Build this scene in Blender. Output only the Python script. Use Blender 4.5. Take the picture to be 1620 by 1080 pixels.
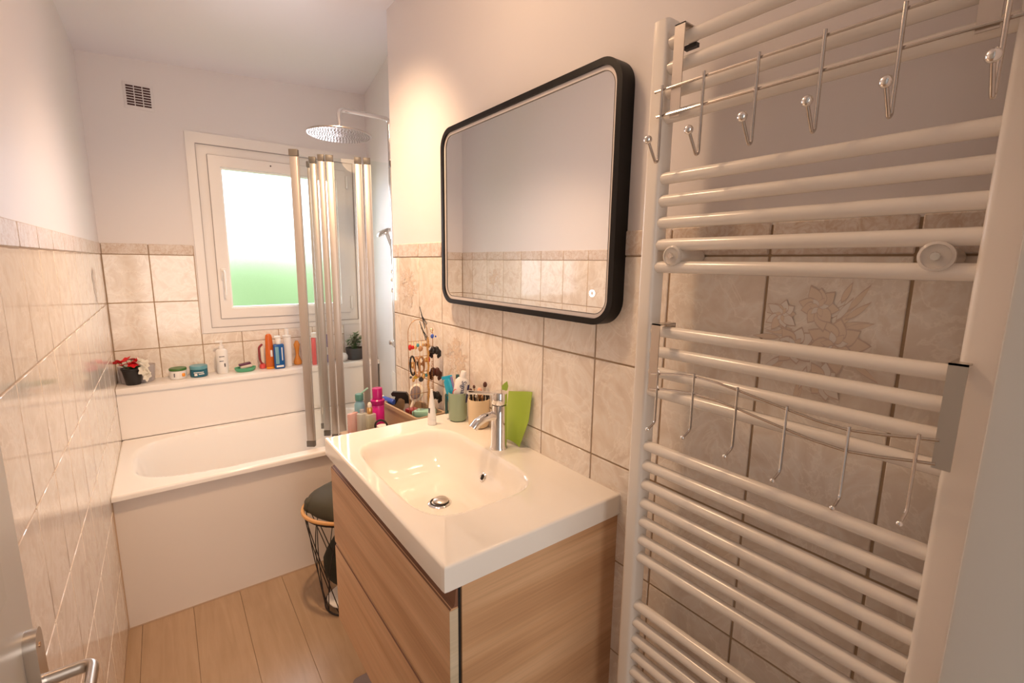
import bpy, bmesh, math, random
from mathutils import Vector, Matrix
PI = math.pi
random.seed(7)
for o in list(bpy.data.objects):
    bpy.data.objects.remove(o)
S = bpy.context.scene
C = S.collection

# ------------------------------------------------------------------ camera
def look_matrix(yaw, pitch, roll, loc):
    cy, sy, cp, sp = math.cos(yaw), math.sin(yaw), math.cos(pitch), math.sin(pitch)
    F = Vector((sy*cp, cy*cp, -sp)); r0 = Vector((cy, -sy, 0)); u0 = r0.cross(F)
    R = r0*math.cos(roll) + u0*math.sin(roll); U = -r0*math.sin(roll) + u0*math.cos(roll)
    m = Matrix((( R.x, U.x, -F.x, loc[0]), (R.y, U.y, -F.y, loc[1]), (R.z, U.z, -F.z, loc[2]), (0, 0, 0, 1)))
    return m
cd = bpy.data.cameras.new('camera'); cam = bpy.data.objects.new('camera', cd); C.objects.link(cam)
cam.matrix_world = look_matrix(0.6407, 0.1663, 0.0129, (-0.8577, 0, 1.5212))
cd.sensor_width = 36; cd.sensor_fit = 'HORIZONTAL'; cd.lens = 740.3/1620*36
cd.clip_start = 0.02; cd.clip_end = 100
S.camera = cam

# ------------------------------------------------------------------ world, lights, exposure
S.view_settings.view_transform = 'Standard'; S.view_settings.look = 'None'
S.view_settings.gamma = 1; S.view_settings.use_curve_mapping = False
S.view_settings.exposure = 0.55
S.cycles.use_denoising = True
S.cycles.max_bounces = 12; S.cycles.diffuse_bounces = 6; S.cycles.glossy_bounces = 6
S.cycles.transmission_bounces = 10; S.cycles.transparent_max_bounces = 16
S.cycles.sample_clamp_indirect = 6; S.cycles.blur_glossy = 0.5
w = bpy.data.worlds.new('daylight'); S.world = w; w.use_nodes = True
wn = w.node_tree.nodes; bgd = wn['Background']
bgd.inputs['Color'].default_value = (0.86, 0.92, 1.0, 1); bgd.inputs['Strength'].default_value = 4.0

def lamp(name, kind, loc, power, color, size=0.1, rot=(0, 0, 0), **k):
    l = bpy.data.lights.new(name, kind); l.energy = power; l.color = color
    if kind == 'AREA':
        l.shape = 'RECTANGLE'; l.size = size; l.size_y = k.get('size_y', size)
        if 'spread' in k: l.spread = k['spread']
    elif kind == 'SPOT':
        l.shadow_soft_size = size; l.spot_size = k.get('angle', 2.2); l.spot_blend = k.get('blend', 1)
    else:
        l.shadow_soft_size = size
    o = bpy.data.objects.new(name, l); C.objects.link(o); o.location = loc; o.rotation_euler = rot
    return o
WARM = (1.0, 0.64, 0.37)
lamp('ceiling_spotlight', 'SPOT', (-0.46, 1.05, 2.46), 18, WARM, 0.05, (-0.22, -0.05, 0), angle=1.6)
lamp('ambient_fill', 'POINT', (-0.44, 1.05, 2.26), 2.8, WARM, 0.09)  # added point fill that lifts the ambient light, not a fixture of the room
lamp('ceiling_spotlight', 'SPOT', (-0.48, 1.52, 2.46), 60, WARM, 0.05, (0.46, -0.12, 0), angle=2.0)
lamp('window_daylight', 'AREA', (-0.22, 3.16, 1.64), 2.6, (0.90, 0.84, 1.0), 0.62, (-PI/2, 0, 0), size_y=0.78, spread=1.9)
lamp('hall_daylight', 'AREA', (-0.75, -1.55, 1.35), 16, (1.0, 0.90, 0.82), 0.9, (PI/2, 0, 0), size_y=1.7)

# ------------------------------------------------------------------ materials
def mat(name, col=(0.8, 0.8, 0.8), rough=0.5, metal=0.0, **k):
    m = bpy.data.materials.new(name); m.use_nodes = True
    b = m.node_tree.nodes['Principled BSDF']
    b.inputs['Base Color'].default_value = (*col, 1); b.inputs['Roughness'].default_value = rough
    b.inputs['Metallic'].default_value = metal
    for kk, v in k.items():
        b.inputs[kk.replace('_', ' ')].default_value = v
    return m
class N:
    """small node-building helper"""
    def __init__(s, m): s.t = m.node_tree; s.b = s.t.nodes['Principled BSDF']
    def n(s, kind, **k):
        x = s.t.nodes.new(kind)
        for a, v in k.items():
            if a.startswith('i_'):
                key = a[2:]; key = int(key) if key.isdigit() else key.replace('_', ' ')
                x.inputs[key].default_value = v
            else: setattr(x, a, v)
        return x
    def l(s, a, b): s.t.links.new(a, b)
    def pos(s, scale=(1, 1, 1), rot=(0, 0, 0)):
        g = s.n('ShaderNodeNewGeometry'); mp = s.n('ShaderNodeMapping')
        mp.inputs['Scale'].default_value = scale; mp.inputs['Rotation'].default_value = rot
        s.l(g.outputs['Position'], mp.inputs['Vector']); return mp.outputs[0]
    def ramp(s, fac, stops):
        r = s.n('ShaderNodeValToRGB'); e = r.color_ramp.elements
        while len(e) < len(stops): e.new(0.5)
        for x, (p, c) in zip(e, stops): x.position = p; x.color = (*c, 1)
        s.l(fac, r.inputs[0]); return r.outputs[0]
    def noise(s, vec, scale, detail=4, rough=0.5, dist=0.0):
        x = s.n('ShaderNodeTexNoise'); x.inputs['Scale'].default_value = scale; x.inputs['Detail'].default_value = detail
        x.inputs['Roughness'].default_value = rough; x.inputs['Distortion'].default_value = dist
        s.l(vec, x.inputs['Vector']); return x.outputs['Fac']
    def bump(s, h, strength=0.1, dist=0.002):
        x = s.n('ShaderNodeBump'); x.inputs['Strength'].default_value = strength; x.inputs['Distance'].default_value = dist
        s.l(h, x.inputs['Height']); s.l(x.outputs[0], s.b.inputs['Normal'])
    def mix(s, fac, a, b):
        x = s.n('ShaderNodeMix', data_type='RGBA')
        if isinstance(fac, float): x.inputs[0].default_value = fac
        else: s.l(fac, x.inputs[0])
        for k, v in ((6, a), (7, b)):
            if isinstance(v, tuple): x.inputs[k].default_value = (*v, 1)
            else: s.l(v, x.inputs[k])
        return x.outputs[2]

M = {}
def plaster(name, col, rough=0.55):
    m = mat(name, col, rough); q = N(m); p = q.pos()
    q.bump(q.noise(p, 60, 3), 0.06, 0.001); return m
M['plaster'] = plaster('wall_paint', (0.78, 0.745, 0.745))
M['ceil'] = plaster('ceiling_paint', (0.84, 0.82, 0.86), 0.35)
def tile_mat(name, c1, c2, c3, seed=0.0):
    m = mat(name, c1, 0.09, Specular_IOR_Level=0.55); q = N(m)
    tc = q.n('ShaderNodeNewGeometry'); oi = q.n('ShaderNodeObjectInfo')
    ad = q.n('ShaderNodeVectorMath', operation='MULTIPLY_ADD')
    q.l(oi.outputs['Random'], ad.inputs[0]); ad.inputs[1].default_value = (7.3, 5.1, 9.7); q.l(tc.outputs['Position'], ad.inputs[2])
    n1 = q.noise(ad.outputs[0], 9, 6, 0.55, 1.6); n2 = q.noise(ad.outputs[0], 4.5, 5, 0.6, 2.5)
    base = q.ramp(n1, [(0.30, c2), (0.47, c1), (0.56, c3), (0.62, c1), (0.75, c2)])
    v = q.ramp(n2, [(0.48, (0, 0, 0)), (0.505, (1, 1, 1)), (0.53, (0, 0, 0))])
    col = q.mix(q_fac(q, v, 0.6), base, tuple(min(1, x*1.12) for x in c3))
    q.l(col, q.b.inputs['Base Color'])
    return m
def q_fac(q, sock, k):
    x = q.n('ShaderNodeMath', operation='MULTIPLY'); x.inputs[1].default_value = k; q.l(sock, x.inputs[0]); return x.outputs[0]
M['tile'] = tile_mat('marbled_tile', (0.83, 0.745, 0.66), (0.74, 0.64, 0.545), (0.88, 0.82, 0.75))
def trim_mat():
    m = mat('relief_trim', (0.7, 0.55, 0.42), 0.55); q = N(m); p = q.pos()
    wv = q.n('ShaderNodeTexVoronoi', feature='SMOOTH_F1'); wv.inputs['Scale'].default_value = 26
    n = q.noise(p, 12, 3); dm = q.n('ShaderNodeVectorMath', operation='MULTIPLY_ADD')
    q.l(n, dm.inputs[0]); dm.inputs[1].default_value = (0.10, 0.10, 0.10); q.l(p, dm.inputs[2]); q.l(dm.outputs[0], wv.inputs['Vector'])
    n2 = q.noise(p, 45, 5, 0.6, 3.0)
    c = q.ramp(wv.outputs['Distance'], [(0.0, (0.78, 0.71, 0.66)), (0.32, (0.70, 0.61, 0.54)), (0.5, (0.60, 0.47, 0.37)), (0.62, (0.72, 0.64, 0.58))])
    c2 = q.ramp(n2, [(0.42, (0.60, 0.47, 0.38)), (0.5, (0.71, 0.63, 0.57)), (0.6, (0.79, 0.73, 0.69))])
    q.l(q.mix(0.5, c, c2), q.b.inputs['Base Color']); q.bump(wv.outputs['Distance'], 0.5, 0.003); return m
M['trim'] = trim_mat()
M['grout'] = mat('grout', (0.40, 0.29, 0.19), 0.9)
M['grout_light'] = mat('grout_light', (0.58, 0.46, 0.35), 0.9)
M['caulk'] = mat('joint', (0.55, 0.40, 0.28), 0.7)
def floor_mat():
    m = mat('laminate', (0.62, 0.47, 0.34), 0.28); q = N(m)
    tc = q.n('ShaderNodeNewGeometry'); oi = q.n('ShaderNodeObjectInfo')
    ad = q.n('ShaderNodeVectorMath', operation='MULTIPLY_ADD')
    q.l(oi.outputs['Random'], ad.inputs[0]); ad.inputs[1].default_value = (3.3, 8.1, 0); q.l(tc.outputs['Position'], ad.inputs[2])
    mp = q.n('ShaderNodeMapping'); mp.inputs['Scale'].default_value = (22, 1.6, 1); q.l(ad.outputs[0], mp.inputs['Vector'])
    n1 = q.noise(mp.outputs[0], 1.6, 6, 0.6, 0.8)
    n3 = q.noise(ad.outputs[0], 3.0, 3, 0.5, 0.6)
    a = q.ramp(n1, [(0.3, (0.36, 0.245, 0.150)), (0.5, (0.42, 0.29, 0.19)), (0.7, (0.48, 0.34, 0.23))])
    b = q.ramp(n3, [(0.35, (0.38, 0.26, 0.165)), (0.65, (0.47, 0.335, 0.225))])
    q.l(q.mix(0.4, a, b), q.b.inputs['Base Color']); q.bump(n1, 0.08, 0.001); return m
M['floor'] = floor_mat()
def wood_mat(name, dark, mid, light, rough=0.42):
    m = mat(name, mid, rough); q = N(m)
    p1 = q.pos((1.6, 1.6, 34)); p2 = q.pos((3.5, 3.5, 220)); p3 = q.pos((0.9, 0.9, 9))
    n1 = q.noise(p1, 1.0, 5, 0.6, 0.35); n2 = q.noise(p2, 1.0, 3, 0.6, 0.1); n3 = q.noise(p3, 1.0, 2, 0.5, 0.3)
    a = q.ramp(n1, [(0.30, dark), (0.5, mid), (0.68, light)])
    b = q.ramp(n2, [(0.35, tuple(x*0.80 for x in mid)), (0.65, tuple(x*1.12 for x in mid))])
    c = q.ramp(n3, [(0.42, dark), (0.5, mid), (0.58, light)])
    q.l(q.mix(0.42, q.mix(0.5, a, c), b), q.b.inputs['Base Color']); q.bump(n2, 0.12, 0.0006); return m
M['wood'] = wood_mat('stained_ash', (0.42, 0.225, 0.11), (0.60, 0.355, 0.19), (0.76, 0.52, 0.32))
M['wood_edge'] = wood_mat('pale_ash_edge', (0.52, 0.42, 0.28), (0.62, 0.52, 0.37), (0.70, 0.61, 0.46))
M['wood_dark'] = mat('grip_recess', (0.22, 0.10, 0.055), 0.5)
M['ceramic'] = mat('white_ceramic', (0.86, 0.82, 0.76), 0.06, Coat_Weight=0.4, Coat_Roughness=0.03)
M['acrylic'] = mat('white_acrylic', (0.93, 0.90, 0.87), 0.10)
M['panel'] = mat('white_panel', (0.90, 0.86, 0.83), 0.2)
M['apron'] = mat('bath_apron', (0.80, 0.73, 0.67), 0.35)
M['chrome'] = mat('chrome', (0.82, 0.80, 0.78), 0.06, 1.0)
M['rackwire'] = mat('rack_wire', (0.60, 0.55, 0.51), 0.14, 1.0)
M['steel'] = mat('satin_steel', (0.62, 0.57, 0.52), 0.28, 1.0)
M['alu'] = mat('brushed_aluminium', (0.50, 0.46, 0.43), 0.42, 0.65)
M['greycap'] = mat('grey_plastic', (0.13, 0.115, 0.10), 0.4)
M['black'] = mat('black_paint', (0.008, 0.006, 0.005), 0.42, Specular_IOR_Level=0.25)
M['blackp'] = mat('black_plastic', (0.014, 0.012, 0.012), 0.35)
M['mirror'] = mat('mirror_glass', (0.87, 0.88, 0.88), 0.01, 1.0)
M['frost'] = mat('frosted_band', (0.78, 0.72, 0.70), 0.5)
M['enamel'] = mat('white_enamel', (0.80, 0.745, 0.68), 0.2)
M['pvc'] = mat('white_pvc', (0.83, 0.79, 0.76), 0.25)
M['pvc_line'] = mat('pvc_gasket', (0.38, 0.34, 0.33), 0.6)
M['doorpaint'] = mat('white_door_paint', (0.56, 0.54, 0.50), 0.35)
M['led'] = mat('lit_icon', (1, 1, 1), 0.4, Emission_Color=(0.9, 0.95, 1, 1), Emission_Strength=1.6)
M['gold'] = mat('gold_metal', (0.80, 0.50, 0.20), 0.28, 1.0)
M['copper'] = mat('bronze_metal', (0.50, 0.30, 0.16), 0.3, 1.0)
def plain(n, c, r=0.4, **k): M[n] = mat(n, c, r, **k)
plain('red', (0.72, 0.02, 0.03)); plain('petal_white', (0.80, 0.76, 0.66), 0.6); plain('leaf', (0.07, 0.14, 0.04), 0.5)
plain('soil', (0.05, 0.03, 0.02), 0.9); plain('lime', (0.36, 0.50, 0.055), 0.45); plain('sage', (0.33, 0.42, 0.29), 0.35)
plain('teal_dark', (0.03, 0.09, 0.09), 0.3); plain('beige_mug', (0.78, 0.62, 0.42), 0.45); plain('white_plastic', (0.84, 0.82, 0.80), 0.3)
plain('cap_green', (0.06, 0.17, 0.03), 0.4); plain('jar_teal', (0.015, 0.13, 0.20), 0.35); plain('lid_teal', (0.12, 0.33, 0.40), 0.35)
plain('soap_green', (0.10, 0.42, 0.24), 0.3); plain('soap_purple', (0.10, 0.015, 0.06), 0.4); plain('soap_cream', (0.75, 0.62, 0.55), 0.5)
plain('orange', (0.62, 0.13, 0.015), 0.25); plain('orange_liquid', (0.85, 0.30, 0.02), 0.2); plain('blue', (0.01, 0.10, 0.34), 0.25)
plain('amber', (0.80, 0.30, 0.05), 0.2); plain('burgundy', (0.28, 0.03, 0.04), 0.3); plain('brightred', (0.75, 0.10, 0.10), 0.3)
plain('pink', (0.72, 0.02, 0.30), 0.25); plain('magenta', (0.42, 0.005, 0.16), 0.25); plain('mint', (0.33, 0.60, 0.48), 0.45)
plain('teal_cap', (0.07, 0.22, 0.19), 0.35); plain('ltblue', (0.20, 0.40, 0.50), 0.3); plain('cobalt', (0.03, 0.06, 0.40), 0.3)
plain('brown_claw', (0.07, 0.015, 0.008), 0.3); plain('jewel_blue', (0.05, 0.12, 0.55), 0.2); plain('jewel_red', (0.60, 0.02, 0.02), 0.2)
plain('jewel_teal', (0.08, 0.35, 0.40), 0.25); plain('jewel_yellow', (0.75, 0.48, 0.05), 0.25); plain('jewel_tan', (0.50, 0.26, 0.12), 0.4)
plain('violet', (0.25, 0.20, 0.40), 0.3); plain('navy', (0.01, 0.015, 0.10), 0.4); plain('skyprint', (0.02, 0.40, 0.62), 0.3)
plain('darkcloth', (0.025, 0.026, 0.018), 0.8); plain('olivecloth', (0.06, 0.055, 0.035), 0.7); plain('tanstrap', (0.62, 0.33, 0.12), 0.5)
plain('wire_black', (0.015, 0.01, 0.01), 0.4); plain('mat_grey', (0.22, 0.18, 0.19), 0.95); plain('bristle', (0.10, 0.04, 0.03), 0.8)
plain('bristle_pink', (0.75, 0.42, 0.30), 0.8); plain('slate', (0.05, 0.05, 0.055), 0.6); plain('rattan', (0.42, 0.30, 0.19), 0.7)
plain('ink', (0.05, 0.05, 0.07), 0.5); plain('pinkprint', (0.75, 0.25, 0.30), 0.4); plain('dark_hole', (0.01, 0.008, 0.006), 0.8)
plain('flower_orange', (0.80, 0.67, 0.55), 0.12); plain('flower_white', (0.85, 0.79, 0.73), 0.12); plain('flower_mauve', (0.66, 0.53, 0.45), 0.12)
plain('hallwall', (0.55, 0.56, 0.58), 0.7); plain('vent_dark', (0.07, 0.03, 0.03), 0.8); plain('olive_liquid', (0.30, 0.30, 0.06), 0.15)
plain('lawn', (0.15, 0.24, 0.12), 0.9)
plain('hedge', (0.18, 0.25, 0.115), 0.8)
def clear(name, col, rough=0.05, alpha=0.35):
    m = mat(name, col, rough); m.node_tree.nodes['Principled BSDF'].inputs['Alpha'].default_value = alpha; return m
M['clearplast'] = clear('clear_plastic', (0.62, 0.58, 0.60), 0.15, 0.45)
M['clearpink'] = clear('clear_pink', (0.80, 0.45, 0.40), 0.1, 0.55)
M['clearbottle'] = clear('clear_bottle', (0.70, 0.72, 0.66), 0.08, 0.5)
M['discclear'] = clear('clear_disc', (0.80, 0.74, 0.68), 0.1, 0.7)
def thin_glass():
    m = bpy.data.materials.new('shower_glass'); m.use_nodes = True; t = m.node_tree; t.nodes.clear()
    o = t.nodes.new('ShaderNodeOutputMaterial'); mx = t.nodes.new('ShaderNodeMixShader')
    tr = t.nodes.new('ShaderNodeBsdfTransparent'); gl = t.nodes.new('ShaderNodeBsdfGlossy'); fr = t.nodes.new('ShaderNodeFresnel')
    tr.inputs[0].default_value = (0.955, 0.975, 0.965, 1); gl.inputs['Roughness'].default_value = 0.02; fr.inputs[0].default_value = 1.45
    gm = t.nodes.new('ShaderNodeNewGeometry'); ml = t.nodes.new('ShaderNodeMath'); ml.operation = 'MULTIPLY'
    sb = t.nodes.new('ShaderNodeMath'); sb.operation = 'SUBTRACT'; sb.inputs[0].default_value = 1
    t.links.new(gm.outputs['Backfacing'], sb.inputs[1]); t.links.new(fr.outputs[0], ml.inputs[0]); t.links.new(sb.outputs[0], ml.inputs[1])
    t.links.new(ml.outputs[0], mx.inputs[0]); t.links.new(tr.outputs[0], mx.inputs[1]); t.links.new(gl.outputs[0], mx.inputs[2]); t.links.new(mx.outputs[0], o.inputs[0])
    return m
M['glass'] = thin_glass()
def frosted():
    m = bpy.data.materials.new('frosted_window_glass'); m.use_nodes = True; t = m.node_tree; t.nodes.clear()
    o = t.nodes.new('ShaderNodeOutputMaterial'); r = t.nodes.new('ShaderNodeBsdfRefraction')
    r.inputs['Roughness'].default_value = 0.75; r.inputs['IOR'].default_value = 1.16; r.inputs['Color'].default_value = (0.97, 1, 0.95, 1)
    g = t.nodes.new('ShaderNodeNewGeometry'); n = t.nodes.new('ShaderNodeTexNoise'); n.inputs['Scale'].default_value = 140
    b = t.nodes.new('ShaderNodeBump'); b.inputs['Strength'].default_value = 0.5; b.inputs['Distance'].default_value = 0.002
    t.links.new(g.outputs['Position'], n.inputs['Vector']); t.links.new(n.outputs['Fac'], b.inputs['Height']); t.links.new(b.outputs[0], r.inputs['Normal'])
    t.links.new(r.outputs[0], o.inputs[0]); return m
M['frostglass'] = frosted()

# ------------------------------------------------------------------ mesh helpers
class MB:
    def __init__(s): s.v = []; s.f = []; s.sm = []
    def add(s, vs, fs, smooth=False, mtx=None):
        n = len(s.v)
        s.v += [tuple(mtx @ Vector(v)) if mtx else tuple(v) for v in vs]
        s.f += [tuple(i+n for i in f) for f in fs]; s.sm += [smooth]*len(fs); return s
    def box(s, x0, x1, y0, y1, z0, z1, r=0.0, mtx=None, seg=2):
        bm = bmesh.new(); bmesh.ops.create_cube(bm, size=1)
        for v in bm.verts: v.co = Vector(((x0+x1)/2+v.co.x*(x1-x0), (y0+y1)/2+v.co.y*(y1-y0), (z0+z1)/2+v.co.z*(z1-z0)))
        if r > 0:
            bmesh.ops.bevel(bm, geom=list(bm.edges), offset=r, segments=seg, affect='EDGES', profile=0.5)
        s.bm(bm, r > 0, mtx); return s
    def bm(s, bm, smooth=False, mtx=None):
        bm.verts.index_update(); bm.normal_update()
        flat = [max(abs(c) for c in f.normal) > 0.9999 for f in bm.faces]; n0 = len(s.sm)
        s.add([v.co.copy() for v in bm.verts], [[v.index for v in f.verts] for f in bm.faces], smooth, mtx)
        for i, fl in enumerate(flat):
            if fl: s.sm[n0+i] = False
        bm.free(); return s
    def lathe(s, prof, seg=24, c=(0, 0, 0), mtx=None, smooth=True, cap=True, sx=1.0, sy=1.0):
        vs, fs = [], []; k = len(prof)
        for r, z in prof:
            for i in range(seg):
                a = 2*PI*i/seg; vs.append((c[0]+r*math.cos(a)*sx, c[1]+r*math.sin(a)*sy, c[2]+z))
        for j in range(k-1):
            for i in range(seg):
                i2 = (i+1) % seg; fs.append((j*seg+i, j*seg+i2, (j+1)*seg+i2, (j+1)*seg+i))
        s.add(vs, fs, smooth, mtx)
        if cap:
            s.add(vs[:seg], [tuple(range(seg))[::-1]], False, mtx); s.add(vs[-seg:], [tuple(range(seg))], False, mtx)
        return s
    def tube(s, pts, r, seg=8, mtx=None, closed=False, cap=True, ry=None):
        pts = [Vector(p) for p in pts]; n = len(pts); vs, fs = [], []; up = None
        rr = r if isinstance(r, (list, tuple)) else [r]*n
        for i, p in enumerate(pts):
            a = pts[i-1] if (i > 0 or closed) else p; b = pts[(i+1) % n] if (i < n-1 or closed) else p
            t = (b-a).normalized() if (b-a).length > 1e-9 else Vector((0, 0, 1))
            if up is None:
                up = Vector((0, 0, 1)) if abs(t.z) < 0.9 else Vector((1, 0, 0))
            u = (up - t*up.dot(t))
            if u.length < 1e-6: u = t.orthogonal()
            u.normalize(); w_ = t.cross(u); up = u
            for k in range(seg):
                an = 2*PI*k/seg
                vs.append(p + u*math.cos(an)*rr[i] + w_*math.sin(an)*(ry if ry else rr[i]))
        for i in range(n if closed else n-1):
            j = (i+1) % n
            for k in range(seg):
                k2 = (k+1) % seg; fs.append((i*seg+k, i*seg+k2, j*seg+k2, j*seg+k))
        if cap and not closed:
            fs.append(tuple(range(seg))[::-1]); fs.append(tuple((n-1)*seg+k for k in range(seg)))
        return s.add(vs, fs, True, mtx)
    def ball(s, c, r, seg=12, mtx=None, sc=(1, 1, 1)):
        vs = []; fs = []; rings = max(4, seg//2)
        for j in range(rings+1):
            th = PI*j/rings
            for i in range(seg):
                a = 2*PI*i/seg
                vs.append((c[0]+r*sc[0]*math.sin(th)*math.cos(a), c[1]+r*sc[1]*math.sin(th)*math.sin(a), c[2]+r*sc[2]*math.cos(th)))
        for j in range(rings):
            for i in range(seg):
                i2 = (i+1) % seg; fs.append((j*seg+i, (j+1)*seg+i, (j+1)*seg+i2, j*seg+i2))
        return s.add(vs, fs, True, mtx)
    def prism(s, outline, d0, d1, axis='x', smooth=False, mtx=None):
        """outline: list of 2-D points; extruded along axis between d0 and d1"""
        def P(a, b, d): return (d, a, b) if axis == 'x' else ((a, d, b) if axis == 'y' else (a, b, d))
        n = len(outline); vs = [P(a, b, d0) for a, b in outline] + [P(a, b, d1) for a, b in outline]
        s.add(vs, [(i, (i+1) % n, n+(i+1) % n, n+i) for i in range(n)], smooth, mtx)
        s.add(vs[:n], [tuple(range(n))[::-1]], False, mtx); s.add(vs[n:], [tuple(range(n))], False, mtx); return s
    def mesh(s, name, material, off=(0, 0, 0)):
        me = bpy.data.meshes.new(name); o = Vector(off)
        me.from_pydata([tuple(Vector(v)-o) for v in s.v], [], s.f)
        me.polygons.foreach_set('use_smooth', s.sm)
        bm = bmesh.new(); bm.from_mesh(me); bmesh.ops.remove_doubles(bm, verts=bm.verts, dist=1e-6)
        bmesh.ops.recalc_face_normals(bm, faces=bm.faces); bm.to_mesh(me); bm.free()
        me.materials.append(M[material] if isinstance(material, str) else material)
        try: me.set_sharp_from_angle(angle=math.radians(42))
        except Exception: pass
        me.update(); return me
    def build(s, name, material, parent=None, label=None, world=True):
        """vertices in world coordinates when world=True, otherwise in the parent's frame"""
        off = Vector((0, 0, 0)); p = parent
        if world:
            while p is not None: off += Vector(p.location); p = p.parent
        o = bpy.data.objects.new(name, s.mesh(name, material, off)); C.objects.link(o); o.parent = parent
        if label: o['label'] = label
        return o
    def solo(s, name, material, base, label, cat, group=None):
        """a thing that is one mesh"""
        o = bpy.data.objects.new(name, s.mesh(name, material, base)); C.objects.link(o); o.location = base
        o['label'] = label; o['category'] = cat
        if group: o['group'] = group
        return o
def thing(name, label, cat, loc=(0, 0, 0), rotz=0, group=None):
    o = bpy.data.objects.new(name, None); C.objects.link(o); o.location = loc; o.rotation_euler = (0, 0, rotz)
    o.empty_display_size = 0.05; o['label'] = label; o['category'] = cat
    if group: o['group'] = group
    return o
def setting(name, mb, material, kind='structure'):
    o = mb.build(name, material); o['kind'] = kind; return o
def place(name, me, loc, parent, rot=(0, 0, 0)):
    o = bpy.data.objects.new(name, me); C.objects.link(o); o.location = loc; o.rotation_euler = rot; o.parent = parent; return o
def rrect(x0, x1, y0, y1, r, n=6):
    pts = []
    for cx, cy, a0 in ((x1-r, y1-r, 0), (x0+r, y1-r, PI/2), (x0+r, y0+r, PI), (x1-r, y0+r, 1.5*PI)):
        for i in range(n+1):
            a = a0+PI/2*i/n; pts.append((cx+r*math.cos(a), cy+r*math.sin(a)))
    return pts
def ring(mb, o1, o2, d0, d1, axis='x'):
    """solid ring between two outlines with equal point counts"""
    def P(a, b, d): return (d, a, b) if axis == 'x' else ((a, d, b) if axis == 'y' else (a, b, d))
    n = len(o1); vs = [P(a, b, d) for d in (d0, d1) for o in (o1, o2) for a, b in o]
    fs = []
    for i in range(n):
        j = (i+1) % n
        fs += [(i, j, n+j, n+i), (2*n+i, 2*n+j, 3*n+j, 3*n+i), (i, j, 2*n+j, 2*n+i), (n+i, n+j, 3*n+j, 3*n+i)]
    mb.add(vs, fs, False); return mb
def bend(pts, r, n=5):
    """round the inner corners of a polyline"""
    P = [Vector(p) for p in pts]; out = [P[0]]
    for i in range(1, len(P)-1):
        a, b, c = P[i-1], P[i], P[i+1]; d1 = (a-b); d2 = (c-b); k = min(r, d1.length*0.45, d2.length*0.45)
        p1 = b+d1.normalized()*k; p2 = b+d2.normalized()*k
        for j in range(n+1):
            t = j/n; out.append(p1*(1-t)**2+b*2*t*(1-t)+p2*t*t)
    out.append(P[-1]); return out
FONT = [None]
def text_part(name, txt, size, mtx, material, parent, label=None, depth=0.0004):
    c = bpy.data.curves.new(name+'_curve', 'FONT'); c.body = txt; c.size = size; c.extrude = depth; c.align_x = 'CENTER'; c.align_y = 'CENTER'
    c.resolution_u = 3
    t = bpy.data.objects.new('tmp', c); C.objects.link(t)
    dg = bpy.context.evaluated_depsgraph_get(); me = bpy.data.meshes.new_from_object(t.evaluated_get(dg))
    bpy.data.objects.remove(t); me.transform(mtx); me.materials.clear(); me.materials.append(M[material])
    o = bpy.data.objects.new(name, me); C.objects.link(o); o.parent = parent
    if label: o['label'] = label
    return o

# ------------------------------------------------------------------ room dimensions
XL, YB, YF = -1.097, 3.185, 0.06          # left wall, back wall, front (door) wall
ZT, TH, TW, TRH = 1.54, 0.252, 0.20, 0.0556   # tile grid: top row joint, tile height, width, trim height
ZTOP = ZT+TRH
YC = 2.062                                 # corner where the right wall steps back
def zc(x): return 2.49+0.065*(x+1.1)
def quad_box(x0, x1, y0, y1, z0a, z0b, z1a, z1b):
    """box whose top may slope with x"""
    vs = [(x0, y0, z0a), (x1, y0, z0b), (x1, y1, z0b), (x0, y1, z0a), (x0, y0, z1a), (x1, y0, z1b), (x1, y1, z1b), (x0, y1, z1a)]
    return MB().add(vs, [(3, 2, 1, 0), (4, 5, 6, 7), (0, 1, 5, 4), (1, 2, 6, 5), (2, 3, 7, 6), (3, 0, 4, 7)])
# floor base + planks
floor = setting('floor', MB().box(XL-0.1, 0.5, -1.6, 3.4, -0.08, -0.004), 'grout')
# plank joints run towards the window
xs = [XL, -1.05, -0.872, -0.694, -0.516, -0.338, -0.16, 0.0]
for i in range(len(xs)-1):
    st = [-1.2, 0.33, 1.56, 2.315] if i % 2 else [-1.2, -0.3, 0.93, 2.315]
    if i == 3: st = [-1.2, 0.29, 1.545, 2.315]
    for a, b in zip(st[:-1], st[1:]):
        wd = xs[i+1]-xs[i]
        me = MB().box(-wd/2+0.0006, wd/2-0.0006, -(b-a)/2+0.0006, (b-a)/2-0.0006, -0.004, 0.0, 0.0005, seg=1).mesh('plank', 'floor')
        place('plank', me, ((xs[i]+xs[i+1])/2, (a+b)/2, 0), floor)
setting('ceiling', quad_box(XL-0.1, 0.5, -0.1, 3.3, zc(XL-0.1), zc(0.5), 2.75, 2.75), 'ceil')
wl = setting('wall_left', MB().box(XL-0.1, XL, YF-0.1, YB+0.1, -0.08, 2.75), 'plaster')
wb = MB()
WX0, WX1, WZ0, WZ1 = -0.648, 0.200, 1.130, 2.140    # hole for the window frame
for b in ((XL-0.1, WX0, 0, 2.75), (WX1, 0.5, 0, 2.75), (WX0, WX1, 0, WZ0), (WX0, WX1, WZ1, 2.75)):
    wb.box(b[0], b[1], YB, YB+0.20, b[2], b[3])
wb = setting('wall_back', wb, 'plaster')
wr = setting('wall_right', MB().box(0.0, 0.1, -0.1, YC, -0.08, 2.75), 'plaster')
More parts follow.
